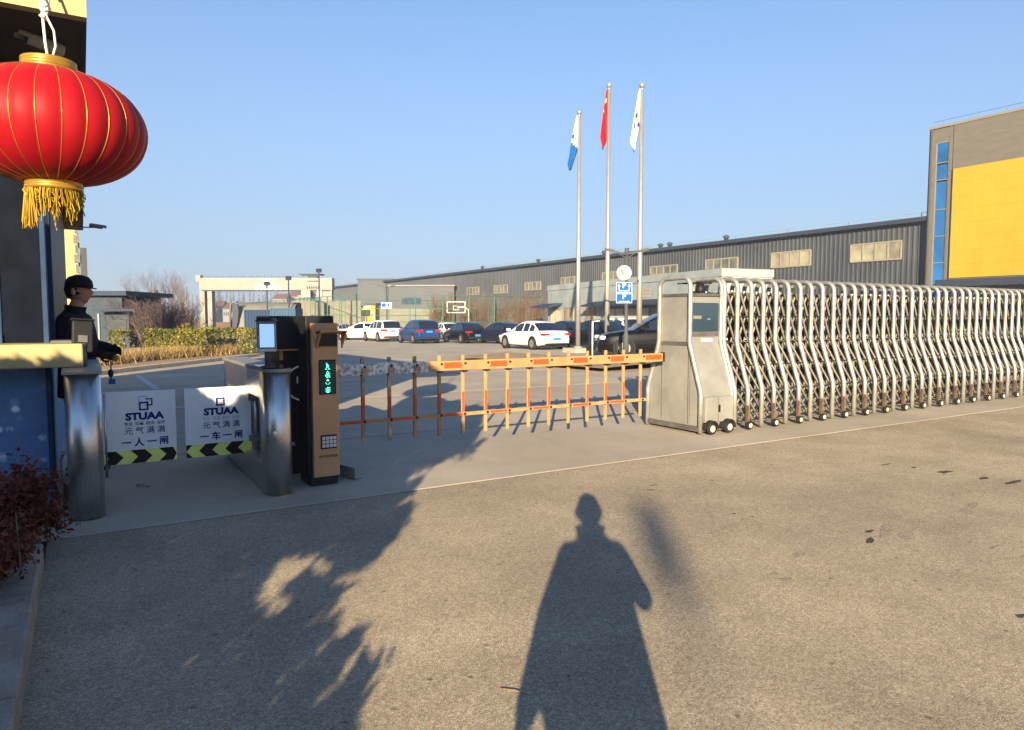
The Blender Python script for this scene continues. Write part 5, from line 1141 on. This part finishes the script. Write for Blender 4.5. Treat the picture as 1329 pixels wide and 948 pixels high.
for px, D, wd, h, sd, lab in ((172, 44, 3.4, 2.7, 11, 'low spreading bare purple brown tree beside the hut'), (203, 41, 3.2, 2.7, 12, 'bushy bare tree over the left end of the clipped hedge'), (232, 46, 3.2, 2.8, 13, 'dark tangled bare shrub tree behind the middle of the hedge')):
    p = AT(px, 440, D); twig_shrub('bare_tree', lab, 'tree', Vector((p.x, p.y, gz(p.y))), wd, h, sd, 'twig', TG, 130, .014)
for px, D, h, sd, mat, lab, kw in (
    (172, 90, 8.6, 14, 'twig', 'tall faint bare tree left of the bird nest', dict(spread=.38, nb=(3, 5), r0=.12)), (200, 85, 8.4, 15, 'twig', 'tall upright bare tree holding the bird nest', dict(spread=.34, nb=(3, 5), r0=.12)), (228, 88, 8.3, 16, 'twig', 'tall bare tree midway between the nest and the crane', dict(spread=.36, nb=(3, 5), r0=.12)), (246, 80, 7.2, 17, 'twigor', 'brownish bare tree touching the left end of the crane', dict(spread=.42, nb=(3, 5), r0=.12)), (277, 130, 8.0, 18, 'twig', 'bare tree just right of the crane\'s left leg', dict(spread=.4, nb=(3, 5), r0=.14))):
    p = AT(px, 440, D); bare_tree('bare_tree', lab, 'tree', (p.x, p.y, -.552), h, sd, mat, TG, levels=4, **kw)
p = AT(200.5, 379, 85); mb = MB(); rr = random.Random(6)
for i in range(90):
    a = rr.uniform(0, 6.3); e = Vector((math.cos(a), math.sin(a), rr.uniform(-.5, .6))) * .38; f = Vector((math.cos(a + rr.uniform(.7, 1.4)), math.sin(a + rr.uniform(.7, 1.4)), rr.uniform(-.6, .6))) * .36; mb.tube([p + e, p + f], .03, 3)
tag(mb.build('bird_nest', 'bark', fix=False), 'dark twig bird nest high in the bare tree', 'nest')
mb = MB(); rr = random.Random(21)
for i in range(46):
    q = AT(180 + i * 5.2 + rr.uniform(-2, 2), 440, 330 + rr.uniform(-25, 25)); h = rr.uniform(11, 16); mb.tube([(q.x, q.y, -.6), (q.x, q.y, h)], [.22, .03], 4)
    for k in range(46):
        z = h * rr.uniform(.2, .97); a = rr.uniform(0, 6.3); l = (h - z) * .22 + .6; mb.tube([(q.x, q.y, z), (q.x + math.cos(a) * l * .45, q.y + math.sin(a) * l * .45, z + l)], [.06, .015], 3, caps=False)
tag(mb.build('distant_poplar_row', 'twig', fix=False), 'faint far-off belt of bare poplars under the crane beam', None, None, 'stuff')
OG = 'bare orange shrubs inside the court fence'
olab = ['just right of the court corner post', 'behind the blue estate roof', 'left of the white basketball hoop', 'right under the white basketball hoop', 'behind the navy coupe roof', 'left of the pale low building', 'against the pale low building corner']
for i, (px, D, h) in enumerate(((566, 80, 4.3), (582, 83, 4.6), (606, 79, 4.4), (625, 77, 4.2), (648, 74, 4.0), (672, 72, 4.0), (694, 70, 4.2))):
    p = AT(px, 440, D); twig_shrub('bare_shrub', 'bare orange brown shrub ' + olab[i], 'shrub', Vector((p.x, p.y, -.552)), 2.6, h, 40 + i, 'twigor', OG, 60, .015)
p = AT(727, 400, 72); bare_tree('bare_tree', 'red brown bare tree rising over the pale building\'s roof left of the flagpoles', 'tree', (p.x, p.y, -.552), 6.2, 61, 'twigred', None, levels=4, spread=.34, nb=(4, 6), r0=.09)

# ---- the evergreens behind the camera whose shade falls over the lane
YT, TE, TZ = -1.7, math.tan(SUN_EL), math.tan(SUN_TRAVEL - HEAD)
def plane(px, py):   # where the light that reaches a spot of the ground passes the row of evergreens
    g = GR(px, py); X = g.x * UX[0] - g.y * UX[1]; Y = g.x * UX[1] + g.y * UX[0]
    return X - (Y - YT) * TZ, (Y - YT) * TE
EDGE = sorted((z, x) for x, z in [plane(*q) for q in ((464, 948), (464, 890), (453, 862), (451, 836), (438, 812), (424, 792), (419, 772), (432, 755), (442, 745), (475, 728), (497, 695), (514, 662), (522, 640), (542, 605), (594, 590), (616, 574), (630, 535), (600, 508))])
EDGE = [(0, EDGE[0][1])] + EDGE + [(9, EDGE[-1][1] - .9)]
HOLES = [[plane(*q) for q in P] for P in (
    ((357, 725), (376, 720), (399, 715), (430, 722), (437, 733), (424, 752), (412, 752), (400, 738), (385, 752), (372, 764), (386, 768), (380, 784), (357, 806), (329, 777), (345, 752)),
    ((451, 836), (436, 868), (396, 928), (442, 908), (467, 884), (495, 860)),
    ((404, 832), (384, 850), (360, 880), (396, 868), (427, 850), (451, 834), (450, 805)),
    ((418, 775), (394, 798), (376, 826), (388, 840), (403, 830), (440, 795)),
    ((310, 850), (335, 828), (322, 846), (300, 868)), ((285, 880), (312, 866), (290, 890)))]
FING = [(plane(*a), plane(*b)) for a, b in (((498, 692), (528, 664)), ((600, 592), (626, 572)), ((470, 730), (494, 708)), ((486, 712), (510, 690)), ((512, 676), (530, 656)), ((520, 645), (545, 622)), ((545, 608), (575, 596)), ((418, 790), (424, 770)), ((440, 905), (468, 880)), ((420, 870), (455, 830)), ((380, 852), (405, 828)))]
def inside(x, z, P):
    c = False
    for (a, b), (d, e) in zip(P, P[1:] + P[:1]):
        if (b > z) != (e > z) and x < (d - a) * (z - b) / (e - b) + a: c = not c
    return c
SILL = plane(118, 478)
def top_at(x):
    if x < -3.54: return 1.09 + (5.15 - YT) * TE
    if x < -3.02: return 2.66 + .08 * math.sin(x * 14)
    return 3.28 + .12 * math.sin(x * 11)
def blocked(x, z): return x > lerp_tab(EDGE, z) or z > top_at(x) or any(inside(x, z, P) for P in HOLES)
def shade_row(name, label, cat, group, x0, x1, ry, z1, n, seed, size, trunks):
    b = CV((x0 + x1) / 2, YT); t = thing(name, label, cat, b, group); rn = np.random.default_rng(seed); P = []
    while len(P) < n:
        x = rn.uniform(x0, x1); z = rn.uniform(.05, z1); dy = rn.uniform(-ry, ry); y = YT + dy
        if blocked(x - dy * TZ + rn.normal(0, .012), z + dy * TE + rn.normal(0, .012)): continue
        v = CV(x, y); P.append((v.x, v.y, z))
    if x1 > -2:
        for (ax, az), (bx, bz) in FING:
            ex, ez = bx - ax, bz - az; bx, bz = bx + .15 * ex, bz + .15 * ez
            for k in range(190):
                u = rn.random(); wd = .045 * (1 - u) + .006; x = ax + (bx - ax) * u + rn.normal(0, wd); z = az + (bz - az) * u + rn.normal(0, wd * .8); dy = rn.uniform(-.2, .2); v = CV(x + dy * TZ, YT + dy); P.append((v.x, v.y, z - dy * TE))
    leaf_cloud('foliage', P, size, 'evergreen', t, .36, seed, up=.6)
    mb = MB()
    for x in trunks: v = CV(x, YT); mb.tube([v, v + Vector((0, 0, z1 * .4)), v + Vector((.05, 0, z1 * .8))], [.07, .05, .02], 6)
    mb.build('trunk', 'bark', t, fix=False)
shade_row('evergreen_tree', 'evergreen whose leafy edge shades the lane from behind the camera', 'tree', None, -3.8, -.6, .35, 3.8, 90000, 1, .075, (-2.3,))
shade_row('evergreen_hedge', 'tall clipped evergreen hedge behind the photographer', 'hedge', None, -9.0, -3.2, .4, 3.1, 42000, 2, .15, (-4.2, -5.2, -6.2, -7.2, -8.2))

# ================================================================== PEOPLE
def fused(name, mb, mat, parent, vox=.016, it=6):   # one continuous skin round the laid-out limbs
    o = mb.build(name, mat); rm = o.modifiers.new('remesh', 'REMESH'); rm.mode = 'VOXEL'; rm.voxel_size = vox; rm.use_smooth_shade = True
    sm = o.modifiers.new('smooth', 'SMOOTH'); sm.iterations = it; sm.factor = .5
    dg = bpy.context.evaluated_depsgraph_get(); m2 = bpy.data.meshes.new_from_object(o.evaluated_get(dg)); bpy.data.objects.remove(o)
    m2.polygons.foreach_set('use_smooth', [True] * len(m2.polygons)); m2.materials.clear(); m2.materials.append(M[mat])
    m2.transform(Matrix.Translation(-ORG[parent.name])); return link(name, m2, parent)
def head_mb(mb, c, yaw, s=1., pitch=0):  # face looks along local +x
    R2 = Matrix.Rotation(yaw, 3, 'Z') @ Matrix.Rotation(pitch, 3, 'Y'); n, k = 22, 18; vs = []
    for i in range(k + 1):
        t = math.pi * i / k; z = -math.cos(t) * .118
        for j in range(n):
            a = 2 * math.pi * j / n; x, y = math.sin(t) * math.cos(a), math.sin(t) * math.sin(a)
            wx, wy = (.098, .077)
            if z < 0: wx *= 1 + z * 1.2; wy *= 1 + z * 2.6
            X = x * wx; Y = y * wy
            if x > 0:
                X += .030 * math.exp(-((z + .012) / .020) ** 2 - (Y / .014) ** 2) - .010 * math.exp(-((z - .022) / .012) ** 2 - ((abs(Y) - .032) / .014) ** 2) + .008 * math.exp(-((z + .056) / .010) ** 2 - (Y / .022) ** 2) + .014 * math.exp(-((z + .094) / .016) ** 2 - (Y / .02) ** 2) + .006 * math.exp(-((z - .045) / .012) ** 2)
            vs.append(Vector(c) + R2 @ (Vector((X, Y, z)) * s))
    mb.add(vs, [(i * n + j, i * n + (j + 1) % n, (i + 1) * n + (j + 1) % n, (i + 1) * n + j) for i in range(k) for j in range(n)], True)
    for sg in (1, -1): mb.ball(Vector(c) + R2 @ Vector((-.008, sg * .078, -.005)) * s, .032 * s, 10, (.7, .35, 1.05))
def hand_mb(mb, wrist, d, palm_n, s=1., curl=.5):
    d = Vector(d).normalized(); pn = Vector(palm_n).normalized(); sd = d.cross(pn).normalized(); w_ = Vector(wrist)
    mb.tube([w_ - d * .02, w_ + d * .03 * s, w_ + d * .085 * s], [.026 * s, .036 * s, .034 * s], 10)
    for i, (o, l) in enumerate(((-.027, .070), (-.009, .080), (.009, .075), (.026, .060))):
        p = w_ + d * .08 * s + sd * o * s; a = p + (d * math.cos(curl * .5) + pn * math.sin(curl * .5)) * l * .45 * s; b = a + (d * math.cos(curl * 1.5) + pn * math.sin(curl * 1.5)) * l * .35 * s; e = b + (d * math.cos(curl * 2.3) + pn * math.sin(curl * 2.3)) * l * .3 * s
        mb.tube([p, a, b, e], [.0095 * s, .009 * s, .008 * s, .006 * s], 7)
    p = w_ + d * .03 * s - sd * .03 * s; mb.tube([p, p + (d * .6 - sd * .7 + pn * .3).normalized() * .035 * s, p + (d * .9 - sd * .3 + pn * .5).normalized() * .07 * s], [.012 * s, .0105 * s, .008 * s], 7)
def person(label, base, yaw, pose, head_yaw, cap=True, s=1., coat='cloth', hem=.70, hp=0, flare=0., glove=False, hs=1.):
    """pose: hand targets in the figure's own axes (x forward, y to its left)"""
    base = Vector(base); t = thing('person', label, 'person', base); Rz = Matrix.Rotation(yaw, 3, 'Z')
    W = lambda x, y, z: base + Rz @ (Vector((x, y, z)) * s)
    C = MB(); rg = [(hem, .15, .245 + flare, 0), (.82, .145, .235 + flare, 0), (1.02, .135, .215 + flare, .0), (1.18, .14, .215 + flare * .4, .005), (1.31, .14, .215, .0), (1.40, .115, .172, -.01), (1.45, .085, .13, -.015), (1.49, .065, .072, -.01)]
    n = 26; C.add([W(cx + rx * math.cos(2 * math.pi * k / n), ry * math.sin(2 * math.pi * k / n), z) for z, rx, ry, cx in rg for k in range(n)], [(i * n + k, i * n + (k + 1) % n, (i + 1) * n + (k + 1) % n, (i + 1) * n + k) for i in range(len(rg) - 1) for k in range(n)] + [tuple(range(n))[::-1], tuple(range((len(rg) - 1) * n, len(rg) * n))])
    for sg, nm in ((1, 'l'), (-1, 'r')):
        el, ha = [Vector(v) for v in pose[nm]]; sh = Vector((-.01, sg * .172, 1.365))
        C.tube([W(*(sh + (sh - el).normalized() * .03)), W(*sh), W(*sh.lerp(el, .5)), W(*el), W(*el.lerp(ha, .5)), W(*ha)], [.06 * s, .082 * s, .074 * s, .064 * s, .057 * s, .050 * s], 12); C.ball(W(*el), .063 * s, 12); C.ball(W(*sh), .085 * s, 12)
    fused('coat', C, coat, t)
    T = MB()
    for sg in (1, -1): T.tube([W(0, sg * .09, .95), W(.0, sg * .10, .80), W(.015, sg * .112, .48), W(-.01, sg * .12, .08)], [.10 * s, .095 * s, .068 * s, .058 * s], 14)
    T.ball(W(0, 0, .92), .13 * s, 12, (.8, 1.2, .8)); fused('trousers', T, 'cloth', t)
    for sg in (1, -1):
        mb = MB(); mb.tube([W(-.07, sg * .12, .05), W(.0, sg * .12, .055), W(.10, sg * .125, .04), W(.18, sg * .13, .03)], [.042 * s, .048 * s, .045 * s, .028 * s], 10); mb.v = [(v[0], v[1], max(v[2], base.z + .002)) for v in mb.v]; mb.build('shoe', 'rubber', t)
    B = MB(); hc = W(.035, 0, 1.635); hy = yaw + head_yaw; head_mb(B, hc, hy, s * 1.02 * hs, hp); B.tube([W(-.01, 0, 1.42), W(.0, 0, 1.49), hc - Vector((0, 0, .07 * s))], [.062 * s, .056 * s, .055 * s], 12)
    for sg, n in ((1, 'l'), (-1, 'r')):
        el, ha = Vector(pose[n][0]), Vector(pose[n][1]); d = (ha - el).normalized(); H_ = MB() if glove else B
        H_.tube([W(*el.lerp(ha, .5)), W(*ha)], [.035 * s, .028 * s], 8); hand_mb(H_, W(*(ha + d * .02)), Rz @ d, Rz @ Vector((0, -sg, -.2)), s)
        if glove: H_.build('glove', 'cloth', t, fix=False)
    B.build('body', 'skin', t, fix=False)
    R2 = Matrix.Rotation(hy, 3, 'Z'); mb = MB()
    pr = [(.104, .0), (.106, .02), (.100, .06), (.075, .095), (.03, .112), (.004, .115)]
    if cap:
        mb.lathe([(r * s * 1.0, z * s) for r, z in pr], hc + Vector((0, 0, .032 * s)), 22, R2 @ Matrix.Diagonal((1.08, .88, 1)))
        V = [hc + R2 @ (Vector((.085 * math.cos(a) + .015 + .045 * max(0, math.cos(a)), .078 * math.sin(a), .036 - .018 * math.cos(a))) * s) for a in np.linspace(-1.25, 1.25, 13)]
        mb.add([tuple(v) for v in V] + [tuple(v + Vector((0, 0, .010))) for v in V], [tuple(range(13)), tuple(range(13, 26))[::-1]] + [(i, (i + 1) % 13, 13 + (i + 1) % 13, 13 + i) for i in range(13)])
        mb.build('flat_cap', 'capcloth', t)
    mb = MB(); mb.lathe([(a * s * hs, b * s * hs) for a, b in ((.094, -.045), (.100, .0), (.098, .04), (.07, .095), (.01, .118))], hc + R2 @ Vector((-.018, 0, .004)), 18, R2 @ Matrix.Diagonal((.98, .84, 1)) @ Matrix.Rotation(R_(-16), 3, 'Y')); mb.build('hair', 'hair', t)
    mb = MB(); q_ = 1 if hs == 1. else 1.36; mb.lathe([(.085 * s * q_, 0), (.082 * s * q_, .06 * s), (.088 * s * q_, .085 * s * q_)], W(-.01, 0, 1.42), 16, Rz @ Matrix.Rotation(R_(8), 3, 'Y'), caps=False); o = mb.build('collar', coat, t, fix=False); o.modifiers.new('th', 'SOLIDIFY').thickness = .012
    return t, W
mp = Vector((-.045, 7.55, .008))
man, W = person('man in black coat and flat cap standing in profile behind the turnstile post', mp, R_(-22), {'l': ((.03, .26, 1.15), (.22, .14, 1.12)), 'r': ((.0, -.27, 1.14), (.21, -.16, 1.09))}, R_(-4), True, 1.02, glove=True)
hp_ = W(.31, -.11, 1.05); mb = MB(); mb.tube([hp_ + Vector((0, 0, .02)), hp_ + Vector((.004, 0, -.10)), hp_ + Vector((0, 0, -.22))], .006, 6); lo = mb.build('lanyard', 'black'); tag(lo, 'dark lanyard with a blue tag hanging from the capped man\'s hand', 'lanyard')
mb = MB(); mb.ball(hp_ + Vector((0, 0, -.14)), .03, 8, (.8, .6, 1.3)); mb.build('key_bunch', 'black', lo); mb = MB(); mb.box(hp_.x - .02, hp_.x + .035, hp_.y - .005, hp_.y + .005, hp_.z - .24, hp_.z - .19); mb.build('tag', 'blueitem', lo)
# the photographer, just behind the lens: one arm down, the other raised in front of the face
pb_ = CV(.075, -.62, 0)
person('person in a long coat, one arm raised, casting the shadow on the asphalt', pb_, R_(90) - HEAD + R_(4), {'l': ((-.02, .29, 1.12), (.03, .345, .86)), 'r': ((.10, -.295, 1.16), (.20, -.12, 1.40))}, 0, False, .862, hem=.42, flare=.024, hs=1.24)
lg = GR(850, 690); lX, lY = lg.x * UX[0] - lg.y * UX[1], lg.x * UX[1] + lg.y * UX[0]; lb = CV(lX - (lY + 40) * TZ, -40); lz = (lY + 40) * TE; t = thing('street_lamp', 'unseen lamp-shaped shadow caster added far behind the photographer', 'street lamp', lb)  # unseen caster, added only for its blurred shadow beside the person
mb = MB(); mb.lathe([(.018, 0), (.014, lz - .2)], lb, 10); mb.build('pole', 'lampgrey', t)
mb = MB(); mb.lathe([(.03, lz - .28), (.09, lz - .18), (.12, lz + .06), (.08, lz + .2), (.02, lz + .26)], lb, 14); mb.build('lamp_head', 'lampgrey', t)
